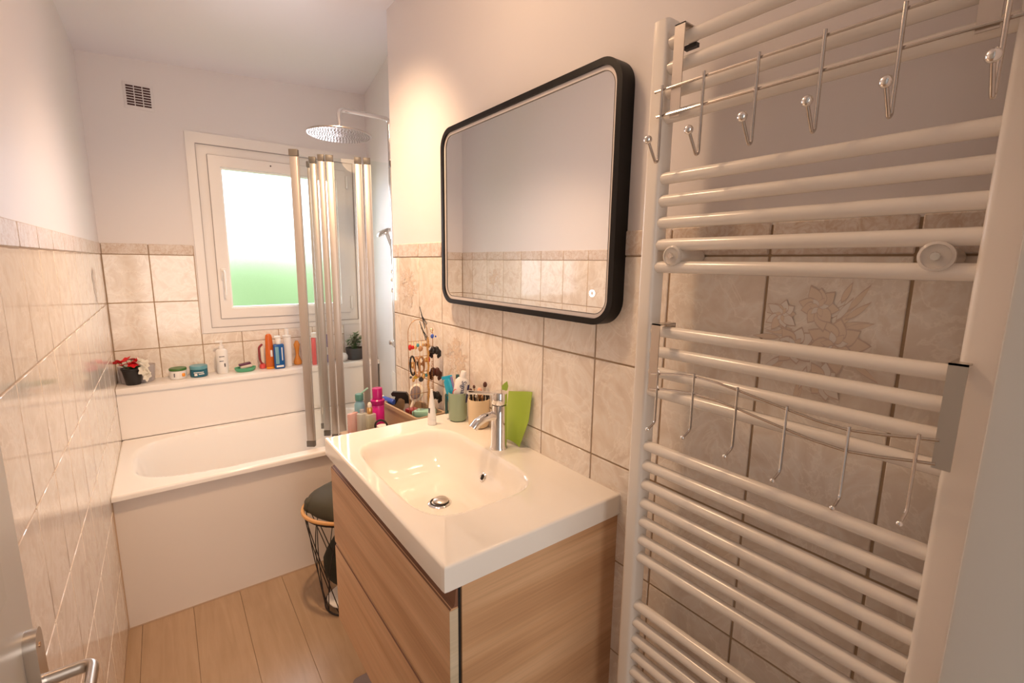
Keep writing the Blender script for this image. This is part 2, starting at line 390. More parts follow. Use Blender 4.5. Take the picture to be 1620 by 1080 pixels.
# recess behind the corner: return and slightly splayed end wall of the bath
setting('wall_recess', MB().prism([(0.1, YC-0.001), (0.115, YC-0.001), (0.30, YB), (0.30, YB+0.15), (0.5, YB+0.15), (0.5, 1.9), (0.1, 1.9)], -0.08, 2.75, 'z'), 'plaster')
fw = MB()
fw.box(-0.23, 0.1, YF-0.16, 0.068, -0.08, 2.75).box(XL-0.1, -1.075, YF-0.16, 0.06, -0.08, 2.75).box(-1.075, -0.23, YF-0.16, 0.06, 2.16, 2.75)
setting('wall_front', fw, 'plaster')
hall = MB().box(-1.9, 1.2, -1.75, -1.65, -0.08, 2.75).box(-1.95, -1.85, -1.65, -0.1, -0.08, 2.75).box(-1.9, 1.2, -1.7, -0.1, 2.45, 2.5).box(1.15, 1.25, -1.65, -0.1, -0.08, 2.75).box(-1.9, XL-.1, -0.12, -0.06, -0.08, 2.5).box(0.1, 1.2, -0.12, -0.06, -0.08, 2.5).box(0.5, 1.2, -1.7, -0.1, -0.1, -0.004).box(-1.9, XL-.1, -1.7, -0.1, -0.1, -0.004)
setting('wall_hall', hall, 'hallwall')

# door casing post on the right and the opened door on the left
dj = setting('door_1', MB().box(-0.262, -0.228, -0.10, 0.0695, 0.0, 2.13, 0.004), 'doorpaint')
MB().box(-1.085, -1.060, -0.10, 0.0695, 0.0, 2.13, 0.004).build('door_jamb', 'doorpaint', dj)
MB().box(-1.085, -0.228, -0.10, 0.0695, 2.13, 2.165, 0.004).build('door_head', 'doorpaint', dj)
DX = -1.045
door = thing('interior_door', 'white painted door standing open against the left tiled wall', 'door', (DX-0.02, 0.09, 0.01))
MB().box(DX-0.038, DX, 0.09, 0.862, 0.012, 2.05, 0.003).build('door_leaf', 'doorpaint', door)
mo = MB()
for z0, z1 in ((0.15, 0.95), (1.12, 1.93)):
    o1 = rrect(0.19, 0.755, z0, z1, 0.004, 2); o2 = rrect(0.215, 0.73, z0+0.025, z1-0.025, 0.004, 2)
    ring(mo, o1, o2, DX-0.001, DX+0.006)
mo.build('moulding', 'doorpaint', door)
dh = MB(); pl = rrect(0.797, 0.835, 0.80, 1.032, 0.018, 8)
dh.prism(pl, DX, DX+0.013, 'x'); dh_o = dh.build('handle_plate', 'steel', door, 'satin metal door handle plate')
MB().tube(bend([(DX+0.013, 0.815, 0.955), (DX+0.062, 0.815, 0.955), (DX+0.062, 0.70, 0.955)], 0.014), 0.0095, 12, ry=0.007).build('lever', 'steel', dh_o)
MB().lathe([(0.0035, 0), (0.0035, 0.002)], 10, mtx=Matrix.Translation((DX+0.012, 0.815, 1.01)) @ Matrix.Rotation(PI/2, 4, 'Y')).build('screw', 'copper', dh_o)

# ------------------------------------------------------------------ wall tiles (each one a part of its wall)
TM = {}
def tile_mesh(w_, h_, kind):
    key = (round(w_, 4), round(h_, 4), kind)
    if key not in TM:
        g = 0.0022
        if kind == 'trim':
            mb = MB().box(-0.004, 0.0045, -w_/2+g, w_/2-g, -h_/2+0.001, h_/2, 0.002, seg=1)
        else:
            mb = MB().box(-0.004, 0.003, -w_/2+g, w_/2-g, -h_/2+g, h_/2-g, 0.0012, seg=1)
        TM[key] = mb.mesh('tile', 'trim' if kind == 'trim' else 'tile')
    return TM[key]
def tile_wall(parent, origin_fn, rot, u0, u1, uref, rows, skip=None):
    """rows: list of (z_low, z_high, kind)"""
    ks = []; k = math.floor((u0-uref)/TW)
    while uref+k*TW < u1-0.004:
        a, b = max(u0, uref+k*TW), min(u1, uref+(k+1)*TW); k += 1
        if b-a > 0.006: ks.append((a, b))
    for a, b in ks:
        for z0, z1, kind in rows:
            if skip and skip(a, b, z0, z1): continue
            place('tile' if kind == 'tile' else 'trim_tile', tile_mesh(b-a, z1-z0, kind), origin_fn((a+b)/2, (z0+z1)/2), parent, (0, 0, rot))
rows = [(ZT, ZTOP, 'trim')]
z = ZT
while z > 0.03:
    rows.append((max(z-TH, 0.002), z, 'tile')); z -= TH
# left wall faces +x
MB().box(XL-0.001, XL+0.0005, YF, YB, 0.0, ZTOP-0.004).build('grout_bed', 'grout_light', wl)
tile_wall(wl, lambda u, zz: (XL, u, zz), 0, YF+0.005, YB-0.004, 1.4374, rows)
# right wall faces -x
MB().box(-0.0005, 0.001, 0.07, YC-0.002, 0.0, ZTOP-0.004).build('grout_bed', 'grout', wr)
tile_wall(wr, lambda u, zz: (0.0, u, zz), PI, 0.07, YC, 1.9985, rows)
# back wall faces -y, tiles left of the window and a cut row below it
rb = [r for r in rows if r[0] > 0.75]
MB().box(XL, -0.700, YB-0.0005, YB+0.001, 0.75, ZTOP-0.004).box(-0.70, 0.10, YB-0.0005, YB+0.001, 0.8, 1.096).build('grout_bed', 'grout', wb)
tile_wall(wb, lambda u, zz: (u, YB, zz), -PI/2, XL+0.004, -0.7007, -0.9007, rb)
tile_wall(wb, lambda u, zz: (u, YB, zz), -PI/2, -0.7007, 0.0993, -0.9007, [(1.036, 1.10, 'tile'), (0.784, 1.036, 'tile')])

# floral motifs on decorated tiles: thin glazed relief petals
def floral(parent, fn, seed, sc=1.0):
    rnd = random.Random(seed); cnt = [0]
    def petal(cx, cz, a, L, W, mb):
        n = 7; pts = []
        for i in range(n): t = i/(n-1); pts.append((t*L, W*math.sin(PI*t**0.8)*0.5))
        out = pts + [(x, -y) for x, y in reversed(pts[1:-1])]
        ca, sa = math.cos(a), math.sin(a)
        o = [(cx+x*ca-y*sa, cz+x*sa+y*ca) for x, y in out]
        cnt[0] += 1; d = 0.0032+cnt[0]*0.000016
        mx_, mz_ = sum(u for u, v in o)/len(o), sum(v for u, v in o)/len(o)
        def fan(pp, dd, mb_):
            top = [fn(mx_*sc, mz_*sc, dd)]+[fn(u*sc, v*sc, dd) for u, v in pp]; k_ = len(pp)
            mb_.add(top, [(0, i+1, (i+1) % k_+1) for i in range(k_)], False)
        fan(o, d, mm)
        if mb is not mm: fan([(mx_+(u-mx_)*0.90, mz_+(v-mz_)*0.80) for u, v in o], d+0.000008, mb)
    mo, mw, mm = MB(), MB(), MB()
    for k in range(26):
        a = rnd.uniform(-0.5, 1.3) if k % 2 else rnd.uniform(2.2, 4.8)
        r0 = rnd.uniform(0.03, 0.06); petal(r0*math.cos(a), r0*math.sin(a), a+rnd.uniform(-0.4, 0.4), rnd.uniform(0.03, 0.05), 0.009, mo if k % 3 else mw)
    for cx, cz, r, which in ((-0.03, -0.015, 0.036, 0), (0.028, -0.005, 0.044, 1), (0.0, 0.045, 0.034, 1), (-0.055, 0.03, 0.026, 0), (0.02, -0.06, 0.03, 0)):
        for k in range(9):
            a = k*2*PI/9+rnd.uniform(-0.2, 0.2)
            petal(cx, cz, a, r*rnd.uniform(0.75, 1.15), r*0.62, (mw, mo)[which] if k % 3 else mo)
        for k in range(6):
            a = k*2*PI/6+rnd.uniform(-0.3, 0.3); petal(cx, cz, a, r*0.45, r*0.25, mo if k % 2 else mw)
    for mb, mt in ((mm, 'flower_mauve'), (mw, 'flower_white'), (mo, 'flower_orange')):
        mb.build('flower_motif', mt, parent)
floral(wr, lambda u, v, d: (-d, 0.312-u, 1.405+v*1.15), 3)
floral(wr, lambda u, v, d: (-d, 1.905-u, 1.415+v*1.15), 5, 0.9)
floral(wr, lambda u, v, d: (-d, 1.492-u, 1.165+v*1.15), 6, 0.9)
floral(wl, lambda u, v, d: (XL+d, 2.737+u, 1.405+v*1.15), 9, 0.9)

# ------------------------------------------------------------------ window
win = setting('window_1', MB(), 'pvc') if False else None
fr = MB(); o1 = rrect(-0.693, 0.245, 1.100, 2.198, 0.004, 2); o2 = rrect(WX0, WX1, WZ0, WZ1, 0.003, 2)
ring(fr, o1, o2, YB-0.008, YB+0.05, 'y')
win = fr.build('window_1', 'pvc'); win['kind'] = 'structure'
f2 = MB(); ring(f2, rrect(WX0, WX1, WZ0, WZ1, 0.003, 2), rrect(-0.586, 0.138, 1.192, 2.078, 0.003, 2), YB+0.002, YB+0.06, 'y'); f2.build('window_frame', 'pvc', win)
f3 = MB(); ring(f3, rrect(WX0-0.002, WX1+0.002, WZ0-0.002, WZ1+0.002, 0.003, 2), rrect(WX0+0.001, WX1-0.001, WZ0+0.001, WZ1-0.001, 0.003, 2), YB-0.0095, YB, 'y')
ring(f3, rrect(-0.600, 0.152, 1.178, 2.092, 0.004, 2), rrect(-0.597, 0.149, 1.181, 2.089, 0.004, 2), YB-0.001, YB+0.01, 'y'); f3.build('frame_joint', 'pvc_line', win)
sash = MB(); ring(sash, rrect(-0.597, 0.149, 1.181, 2.089, 0.004, 3), rrect(-0.541, 0.093, 1.237, 2.030, 0.004, 3), YB-0.010, YB+0.05, 'y')
sash_o = sash.build('sash', 'pvc', win)
bd = MB(); ring(bd, rrect(-0.541, 0.093, 1.237, 2.030, 0.004, 3), rrect(-0.532, 0.084, 1.246, 2.021, 0.004, 3), YB+0.004, YB+0.045, 'y'); bd.build('glazing_bead', 'white_plastic', sash_o)
MB().add([(-0.534, YB+0.030, 1.244), (0.086, YB+0.030, 1.244), (0.086, YB+0.030, 2.023), (-0.534, YB+0.030, 2.023)], [(0, 1, 2, 3)]).build('pane', 'frostglass', sash_o)
hd = MB().box(-0.582, -0.556, YB-0.018, YB-0.009, 1.40, 1.47, 0.004)
hd.tube(bend([(-0.569, YB-0.016, 1.452), (-0.569, YB-0.050, 1.452), (-0.569, YB-0.052, 1.318)], 0.012), 0.0085, 10, ry=0.006); hd.build('window_handle', 'white_plastic', sash_o)
for a, b in ((1.205, 1.29), (1.98, 2.06)): MB().box(0.150, 0.162, YB-0.022, YB-0.006, a, b, 0.003).build('hinge', 'white_plastic', win)
# outside: lawn and hedge seen as a green blur through the frosted glass
setting('ground_outside', MB().box(-9, 9, 3.6, 14, -0.6, -0.5), 'lawn')
hg = MB(); rnd = random.Random(2); nx, nz = 50, 16; vs = []; fs = []
for j in range(nz+1):
    for i in range(nx+1):
        vs.append((-7+14*i/nx+rnd.uniform(-.1, .1), 7.0+rnd.uniform(-.18, .18)+0.25*(j/nz)**3, -0.5+2.3*j/nz+rnd.uniform(-.06, .06)))
for j in range(nz):
    for i in range(nx): a = j*(nx+1)+i; fs.append((a, a+1, a+nx+2, a+nx+1))
hg.add(vs, fs); hg.box(-7, 7, 7.3, 7.9, -0.5, 1.6)
hgo = hg.solo('garden_hedge', 'hedge', (0, 7.4, -0.5), 'green garden hedge blurred behind the frosted window pane', 'hedge')

# air vent
vt = thing('air_vent', 'small square white air vent grille high on the back wall', 'vent', (-0.869, YB, 2.28))
MB().box(-0.930, -0.808, YB-0.004, YB, 2.266, 2.392, 0.002).build('vent_frame', 'plaster', vt)
sl = MB()
for c in range(3):
    for r_ in range(8):
        x0 = -0.918+c*0.034; z0 = 2.282+r_*0.0125; sl.box(x0, x0+0.030, YB-0.0055, YB-0.0035, z0, z0+0.0078)
sl.build('vent_slot', 'vent_dark', vt)['kind'] = 'stuff'
# small screw hole mark above the window sash
MB().lathe([(0.004, 0), (0.004, 0.002)], 8, mtx=Matrix.Translation((-0.283, YB-0.012, 2.065)) @ Matrix.Rotation(PI/2, 4, 'X')).build('screw_hole', 'dark_hole', win)

# ------------------------------------------------------------------ bathtub, ledge, side panels
ZR = 0.60
tub = thing('bathtub', 'white built-in bathtub under the window with flat apron', 'bathtub', (-0.45, 2.65, 0))
def bowl_sheet(x0, x1, y0, y1, ztop, lip, fn, nx, ny, r=0.008, drop=0.03):
    """a sheet with a formed hollow plus rounded outer edge dropping down"""
    mb = MB(); xa, xb, ya, yb = x0+r, x1-r, y0+r, y1-r; vs = []; fs = []
    for j in range(ny+1):
        for i in range(nx+1):
            x = xa+(xb-xa)*i/nx; y = ya+(yb-ya)*j/ny; vs.append((x, y, ztop-fn(x, y)))
    W = nx+1
    for j in range(ny):
        for i in range(nx): a = j*W+i; fs.append((a, a+1, a+W+1, a+W))
    loop = [i for i in range(W)] + [j*W+nx for j in range(1, ny+1)] + [ny*W+i for i in range(nx-1, -1, -1)] + [j*W for j in range(ny-1, 0, -1)]
    prev = loop
    steps = [(r*math.sin(a), r-r*math.cos(a)) for a in (PI/8, PI/4, 3*PI/8, PI/2)] + [(r, drop-0.002), (r-0.002, drop), (r-0.02, drop)]
    cx, cy = (x0+x1)/2, (y0+y1)/2
    for d, dz in steps:
        cur = []
        for idx in loop:
            x, y, _ = vs[idx]; ox = (1 if abs(x-xb) < 1e-6 else -1 if abs(x-xa) < 1e-6 else 0); oy = (1 if abs(y-yb) < 1e-6 else -1 if abs(y-ya) < 1e-6 else 0)
            k = 0.8 if ox and oy else 1.0
            vs.append((x+ox*d*k, y+oy*d*k, ztop-dz)); cur.append(len(vs)-1)
        n = len(loop)
        for i in range(n): fs.append((prev[i], prev[(i+1) % n], cur[(i+1) % n], cur[i]))
        prev = cur
    mb.add(vs, fs, True); return mb
def sup(x, y, cx, cy, ax, ay, n): return ((abs(x-cx)/ax)**n+(abs(y-cy)/ay)**n)**(1/n)
def hollow(r, depth, run, e=0.10):
    if r >= 1: return 0.0
    t = min(1, (1-r)/run); s_ = 1-(1-t)**2.6
    f = min(1, t/e); return depth*s_*f*f*(3-2*f)
TX1 = 0.125
bowl_sheet(XL+0.002, TX1, 2.29, 3.012, ZR, 0, lambda x, y: hollow(sup(x, y, -0.46, 2.655, 0.585, 0.31, 3.6), 0.40, 0.40, 0.3), 150, 90, 0.010, 0.026).build('tub_body', 'acrylic', tub)
MB().box(XL+0.002, 0.11, 2.315, 2.33, 0.0, ZR-0.02).build('apron', 'apron', tub)
MB().box(XL+0.003, 0.0, 2.3135, 2.3155, 0.0, 0.006).box(XL+0.001, XL+0.006, 2.311, 2.3155, 0.0, ZR-0.03).build('sealant', 'caulk', tub, 'yellowed sealant line')
# ledge: a boxed-in shelf between bath and window wall
lg = thing('window_ledge', 'long white boxed shelf running behind the bathtub under the window', 'shelf', (-0.4, 3.1, ZR))
MB().box(XL+0.004, 0.27, 2.997, YB-0.004, 0.842, 0.872, 0.003).build('shelf_board', 'panel', lg)
MB().box(XL+0.004, 0.26, 3.010, 3.022, ZR+0.001, 0.841).build('front_panel', 'panel', lg)
sp = MB().prism([(0.150, 2.325), (0.157, 2.325), (0.285, 2.995), (0.278, 2.995)], ZR+0.001, 0.873, 'z')
setting('trim_1', sp, 'panel')

# ------------------------------------------------------------------ folding glass bath screen
ZS0, ZS1 = 0.606, 2.012
scr = thing('folding_bath_screen', 'folding glass bath screen with chrome uprights and grey caps, on the tub rim', 'shower screen', (-0.1, 2.4, ZR))
def stile(x, y, ang, w_=0.030, d=0.016, cap=True, z0=ZS0, z1=ZS1):
    mt = Matrix.Translation((x, y, 0)) @ Matrix.Rotation(ang, 4, 'Z')
    s_ = MB().box(-w_/2, w_/2, -d/2, d/2, z0+0.03, z1-0.03, 0.003, mtx=mt)
    s_.box(w_/2-0.002, w_/2+0.005, -d/2+0.003, d/2-0.003, z0+0.031, z1-0.031, mtx=mt)
    so = s_.build('upright', 'alu', scr)
    for a, b in ((z0, z0+0.03), (z1-0.03, z1)):
        MB().box(-w_/2-0.002, w_/2+0.003, -d/2-0.002, d/2+0.002, a, b, 0.002, mtx=mt).build('end_cap', 'greycap', so)
def pane(p, q, z0=ZS0+0.012, z1=ZS1-0.012):
    p, q = Vector((*p, 0)), Vector((*q, 0)); d = (q-p).normalized(); n = Vector((-d.y, d.x, 0))*0.0025
    vs = [p+n, q+n, q-n, p-n]; vs = [v+Vector((0, 0, z0)) for v in vs]+[v+Vector((0, 0, z1)) for v in vs]
    MB().add(vs, [(3, 2, 1, 0), (4, 5, 6, 7), (0, 1, 5, 4), (1, 2, 6, 5), (2, 3, 7, 6), (3, 0, 4, 7)]).build('pane', 'glass', scr)
s1, s3, s2 = (-0.330, 2.372), (-0.224, 2.478), (-0.212, 2.602)
s4a, s4b, s5a, s5b, s6 = (-0.207, 2.396), (-0.172, 2.384), (-0.050, 2.346), (-0.012, 2.330), (0.112, 2.318)
stile(*s1, -0.62, 0.034, 0.018)
stile(*s3, -0.45, 0.028, 0.014); stile(*s2, -0.45, 0.016, 0.012)
stile(*s4a, -0.45, 0.024, 0.014); stile(*s4b, -0.35, 0.030, 0.014)
stile(*s5a, -0.35, 0.028, 0.014); stile(*s5b, -0.35, 0.028, 0.014)
stile(*s6, 0, 0.022, 0.018)
pane(s1, s3); pane(s2, s4a); pane(s4b, s5a); pane(s5b, s6)
for a, b in ((0.72, 0.76), (1.45, 1.48)): MB().tube([(-0.232, 2.50, a), (-0.232, 2.50, b)], 0.006, 8).build('hinge', 'chrome', scr)

# ------------------------------------------------------------------ shower column
sh = thing('shower_column', 'chrome rain shower on a bent arm with hand shower, above the bath', 'shower', (0.17, 2.45, ZR))
MB().tube([(0.158, 2.450, 1.05), (0.158, 2.450, 2.20)], 0.010, 12).build('riser_pipe', 'chrome', sh)
MB().tube(bend([(0.158, 2.45, 2.18), (0.158, 2.45, 2.245), (-0.118, 2.382, 2.225), (-0.118, 2.376, 2.14)], 0.035, 8), 0.0105, 14).build('shower_arm', 'chrome', sh)
M['headsteel'] = mat('shower_head_steel', (0.55, 0.51, 0.48), 0.30, 1.0)
M['nozzle_grey'] = mat('nozzle_grey', (0.42, 0.37, 0.34), 0.5)
hm = Matrix.Translation((-0.121, 2.374, 2.108))
ho = MB().lathe([(0.010, 0.040), (0.016, 0.030), (0.018, 0.012), (0.12, 0.006), (0.145, 0.004), (0.1455, 0.0), (0.143, -0.003), (0.0, -0.004)][::-1], 48, mtx=hm, cap=False).build('rain_head', 'headsteel', sh)
nz_ = MB()
for r_ in range(2, 13):
    k = int(6*r_*0.8)
    for i in range(k):
        a = 2*PI*i/k+r_*0.4; nz_.lathe([(0.0022, 0.0), (0.0014, -0.0035)], 5, mtx=hm @ Matrix.Translation((0.0112*r_*math.cos(a), 0.0112*r_*math.sin(a), -0.0038)), smooth=False)
nz_.build('nozzle', 'nozzle_grey', ho)['kind'] = 'stuff'
hs = Matrix.Translation((0.110, 2.44, 1.672)) @ Matrix.Rotation(-0.55, 4, 'Y')
MB().lathe([(0.0, 0.012), (0.030, 0.012), (0.042, 0.004), (0.044, -0.002), (0.040, -0.006), (0.0, -0.006)][::-1], 24, mtx=hs, cap=False).tube([(0.118, 2.44, 1.675), (0.150, 2.445, 1.60), (0.156, 2.448, 1.50)], [0.012, 0.011, 0.010], 10).build('hand_shower', 'chrome', sh)
MB().box(0.128, 0.172, 2.425, 2.475, 1.06, 1.09, 0.008).build('mixer', 'chrome', sh)
lf = MB(); rnd = random.Random(4)
for i in range(26):
    a = rnd.uniform(0, 2*PI); h = rnd.uniform(-0.075, 0.075); r_ = 0.030*math.sqrt(max(0.05, 1-(h/0.085)**2)); lf.ball((0.158+r_*math.cos(a), 2.40+r_*math.sin(a), 1.43+h), rnd.uniform(0.010, 0.018), 8)
lfo = lf.solo('bath_puff', 'white_plastic', (0.158, 2.40, 1.36), 'white and purple bath puff hanging just behind the tiled wall corner', 'bath sponge')
lp = MB()
for i in range(14): a = i*1.3; lp.ball((0.146+0.014*math.cos(a+2), 2.385+0.01*math.sin(a), 1.365+i*0.010), 0.008, 6)
lp.build('purple_tuft', 'violet', lfo, 'purple tuft')

# ------------------------------------------------------------------ washbasin and vanity
VZ = 0.9685
bas = thing('washbasin', 'white ceramic washbasin top with a wide square bowl, on the wooden vanity', 'sink', (-0.245, 1.088, 0.9145))
def basin_fn(x, y):
    # walls: longer slope towards the front-left, steeper at the tap side
    return hollow(sup(x, y, -0.283, 1.105, 0.167, 0.270, 4.4), 0.118, 0.62, 0.20)
bowl_sheet(-0.489, -0.0005, 0.6936, 1.4814, VZ, 0, basin_fn, 110, 170, 0.006, 0.055).build('basin_top', 'ceramic', bas)
zd = VZ-0.118
dr = MB().lathe([(0.0, 0.0035), (0.031, 0.0035), (0.034, 0.001), (0.034, -0.004)][::-1], 32, (-0.283, 1.103, zd), cap=False).build('drain', 'chrome', bas)
MB().lathe([(0.0, 0.012), (0.018, 0.0115), (0.022, 0.008), (0.022, 0.0045)][::-1], 24, (-0.279, 1.103, zd), cap=False).build('plug', 'steel', dr)
g = MB(); ring(g, [(-0.283+0.027*math.cos(2*PI*i/32), 1.103+0.027*math.sin(2*PI*i/32)) for i in range(32)], [(-0.283+0.0225*math.cos(2*PI*i/32), 1.103+0.0225*math.sin(2*PI*i/32)) for i in range(32)], zd+0.003, zd+0.0042, 'z'); g.build('drain_gap', 'dark_hole', dr)
# overflow on the slope below the tap
def slope_at(x, y): e = 1e-3; return Vector((-( (-basin_fn(x+e, y))-(-basin_fn(x-e, y)))/(2*e), -((-basin_fn(x, y+e))-(-basin_fn(x, y-e)))/(2*e), 1)).normalized()
ox, oy = -0.1475, 1.085; nrm = slope_at(ox, oy); oz = VZ-basin_fn(ox, oy)
qm = Matrix.Translation((ox, oy, oz)) @ nrm.to_track_quat('Z', 'Y').to_matrix().to_4x4()
ov = MB().lathe([(0.0078, 0.0025), (0.0085, 0.0045), (0.0110, 0.0048), (0.0135, 0.0030), (0.0135, -0.003)][::-1], 24, mtx=qm, cap=False).build('overflow_ring', 'chrome', bas)
MB().lathe([(0.0, 0.0028), (0.0080, 0.0028)][::-1], 20, mtx=qm, cap=False).build('overflow_hole', 'dark_hole', ov)

vx0, vy0, vy1, vzt, vzb = -0.475, 0.700, 1.476, 0.9135, 0.326
van = thing('vanity_cabinet', 'wall-hung oak-look vanity cabinet with two drawers under the washbasin', 'cabinet', (-0.235, 1.088, vzb))
MB().box(-0.448, 0.0-0.001, vy0, vy0+0.018, vzb, vzt-0.0005).build('side_panel', 'wood', van)
MB().box(-0.448, 0.0-0.001, vy1-0.018, vy1, vzb, vzt-0.0005).build('side_panel', 'wood', van)
MB().box(-0.448, -0.001, vy0+0.018, vy1-0.018, vzb, vzb+0.018).build('carcass', 'wood', van)
gz = 0.608
def drawer(z0, z1):
    d = thing('tmp', '', '', (0, 0, 0)); bpy.data.objects.remove(d)
    gd = 0.046 if z1 > 0.8 else 0.014
    prof = [(-0.475, z0+0.002), (-0.475, z1-gd), (-0.471, z1-gd+0.005), (-0.457, z1-gd+0.004), (-0.457, z0+0.002)]
    o = MB().prism(prof, vy0, vy1, 'y').build('drawer', 'wood', van)
    MB().box(-0.4752, -0.4568, vy0-0.0006, vy0+0.0004, z0+0.0025, z1-gd+0.001).build('edge_band', 'wood_edge', o, 'pale edge banding')
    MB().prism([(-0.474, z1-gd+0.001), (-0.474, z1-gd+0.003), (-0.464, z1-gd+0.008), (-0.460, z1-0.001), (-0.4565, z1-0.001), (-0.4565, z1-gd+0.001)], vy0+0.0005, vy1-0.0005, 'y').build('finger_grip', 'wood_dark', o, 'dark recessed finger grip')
drawer(gz, vzt-0.001); drawer(vzb-0.004, gz-0.001)
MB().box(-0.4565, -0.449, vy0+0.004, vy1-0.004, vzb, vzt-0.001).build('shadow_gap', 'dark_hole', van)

# tap
tp = thing('basin_tap', 'chrome single-lever tap standing behind the basin bowl', 'tap', (-0.082, 1.100, VZ))
tc = (-0.082, 1.100)
MB().lathe([(0.0265, 0), (0.0265, 0.004), (0.0235, 0.008), (0.0225, 0.136)], 36, (tc[0], tc[1], VZ)).build('tap_body', 'chrome', tp)
MB().lathe([(0.0215, 0), (0.0225, 0.001), (0.0235, 0.003), (0.0235, 0.034), (0.021, 0.038), (0.0, 0.039)], 36, (tc[0], tc[1], VZ+0.138), cap=False).build('tap_cap', 'chrome', tp)
MB().tube([(tc[0]-0.012, tc[1]+0.002, VZ+0.170), (tc[0]-0.070, tc[1]+0.008, VZ+0.182), (tc[0]-0.102, tc[1]+0.012, VZ+0.187)], [0.0060, 0.0052, 0.0060], 12, ry=0.0080).build('lever', 'chrome', tp)
MB().tube([(tc[0]-0.006, tc[1], VZ+0.100), (tc[0]-0.030, tc[1], VZ+0.106), (tc[0]-0.056, tc[1], VZ+0.104), (tc[0]-0.078, tc[1], VZ+0.094), (tc[0]-0.092, tc[1], VZ+0.080)], [0.0140, 0.0135, 0.0130, 0.0130, 0.0130], 18).build('spout', 'chrome', tp)

# ------------------------------------------------------------------ mirror
mr = thing('wall_mirror', 'large rectangular mirror with rounded corners and a black frame above the basin', 'mirror', (0, 1.12, 1.385))
my0, my1, mz0, mz1 = 0.717, 1.524, 1.378, 1.966
fm = MB(); A = rrect(my0, my1, mz0, mz1, 0.062, 12); B = rrect(my0+0.015, my1-0.015, mz0+0.015, mz1-0.015, 0.048, 12); A2 = rrect(my0+0.003, my1-0.003, mz0+0.003, mz1-0.003, 0.059, 12)
ring(fm, A, rrect(my0+0.015, my1-0.015, mz0+0.015, mz1-0.015, 0.048, 12), -0.042, -0.001, 'x'); fm.build('frame', 'black', mr)
gm = MB().prism(B, -0.034, -0.030, 'x').build('mirror_pane', 'mirror', mr)
lb = MB(); ring(lb, B, rrect(my0+0.025, my1-0.025, mz0+0.025, mz1-0.025, 0.038, 12), -0.0352, -0.0341, 'x')
lb.build('light_band', 'frost', mr, 'frosted light band inside the frame')
l2 = MB(); ring(l2, rrect(my0+0.0245, my1-0.0245, mz0+0.0245, mz1-0.0245, 0.0385, 12), rrect(my0+0.0262, my1-0.0262, mz0+0.0262, mz1-0.0262, 0.0365, 12), -0.0356, -0.0341, 'x'); l2.build('band_edge', 'greycap', mr)
ic = MB(); cc = (0.787, 1.452)
ring(ic, [(cc[0]+0.0085*math.cos(2*PI*i/24), cc[1]+0.0085*math.sin(2*PI*i/24)) for i in range(24)], [(cc[0]+0.0050*math.cos(2*PI*i/24), cc[1]+0.0050*math.sin(2*PI*i/24)) for i in range(24)], -0.0352, -0.0341, 'x')
ic.build('touch_switch', 'led', mr, 'glowing white ring switch')

# ------------------------------------------------------------------ towel radiator
rad = thing('towel_radiator', 'tall white ladder towel radiator mounted on the right tiled wall', 'radiator', (-0.075, 0.345, 0.22))
def post(y0, y1):
    x0, x1 = -0.096, -0.058; o = rrect(x0, x1, y0, y1, 0.008, 5)
    m_ = MB(); n = len(o); zs = [0.25, 1.955]
    m_.prism(o, *zs, 'z', smooth=True); m_.sm[:n] = [min(abs(o[i][0]-o[(i+1) % n][0]), abs(o[i][1]-o[(i+1) % n][1])) > 1e-6 for i in range(n)]; m_.build('post', 'enamel', rad)
post(0.570, 0.604); post(0.083, 0.122)
barz = [1.915, 1.873, 1.831, 1.789, 1.681, 1.640, 1.600, 1.559, 1.517, 1.393, 1.352, 1.311, 1.270, 1.152, 1.109, 1.067, 1.025, 0.983, 0.941, 0.900, 0.784, 0.742, 0.701, 0.660, 0.618, 0.577, 0.535, 0.41, 0.37, 0.33, 0.29]
bar_me = MB().tube([(0, -0.228, 0), (0, 0.228, 0)], 0.0112, 14).mesh('bar', 'enamel')
for z in barz: place('bar', bar_me, (-0.081+0.075, 0.346-0.345, z-0.22), rad)
def bracket(y, z, x):
    b = MB().lathe([(0.012, 0.005), (0.0125, -x*0.55), (0.016, -x-0.012)], 20, mtx=Matrix.Translation((0, y, z)) @ Matrix.Rotation(-PI/2, 4, 'Y')).build('wall_bracket', 'enamel', rad)
    d = MB().lathe([(0.0, 0.0), (0.0175, 0.0), (0.0185, 0.003), (0.0185, 0.009), (0.015, 0.011), (0.0145, 0.009), (0.0, 0.009)], 28, mtx=Matrix.Translation((x+0.012, y, z)) @ Matrix.Rotation(-PI/2, 4, 'Y'), cap=False)
    d.build('clamp_disc', 'discclear', b, 'clear plastic clamp disc')
    MB().lathe([(0.0, 0.0), (0.006, 0.0), (0.005, 0.004), (0.0, 0.004)], 8, mtx=Matrix.Translation((x+0.001, y, z)) @ Matrix.Rotation(-PI/2, 4, 'Y'), cap=False).build('screw', 'chrome', b)
bracket(0.532, 1.538, -0.098); bracket(0.158, 1.5355, -0.098)
MB().box(-0.060, -0.050, 0.535, 0.560, 1.905, 1.912).build('air_valve', 'slate', rad)

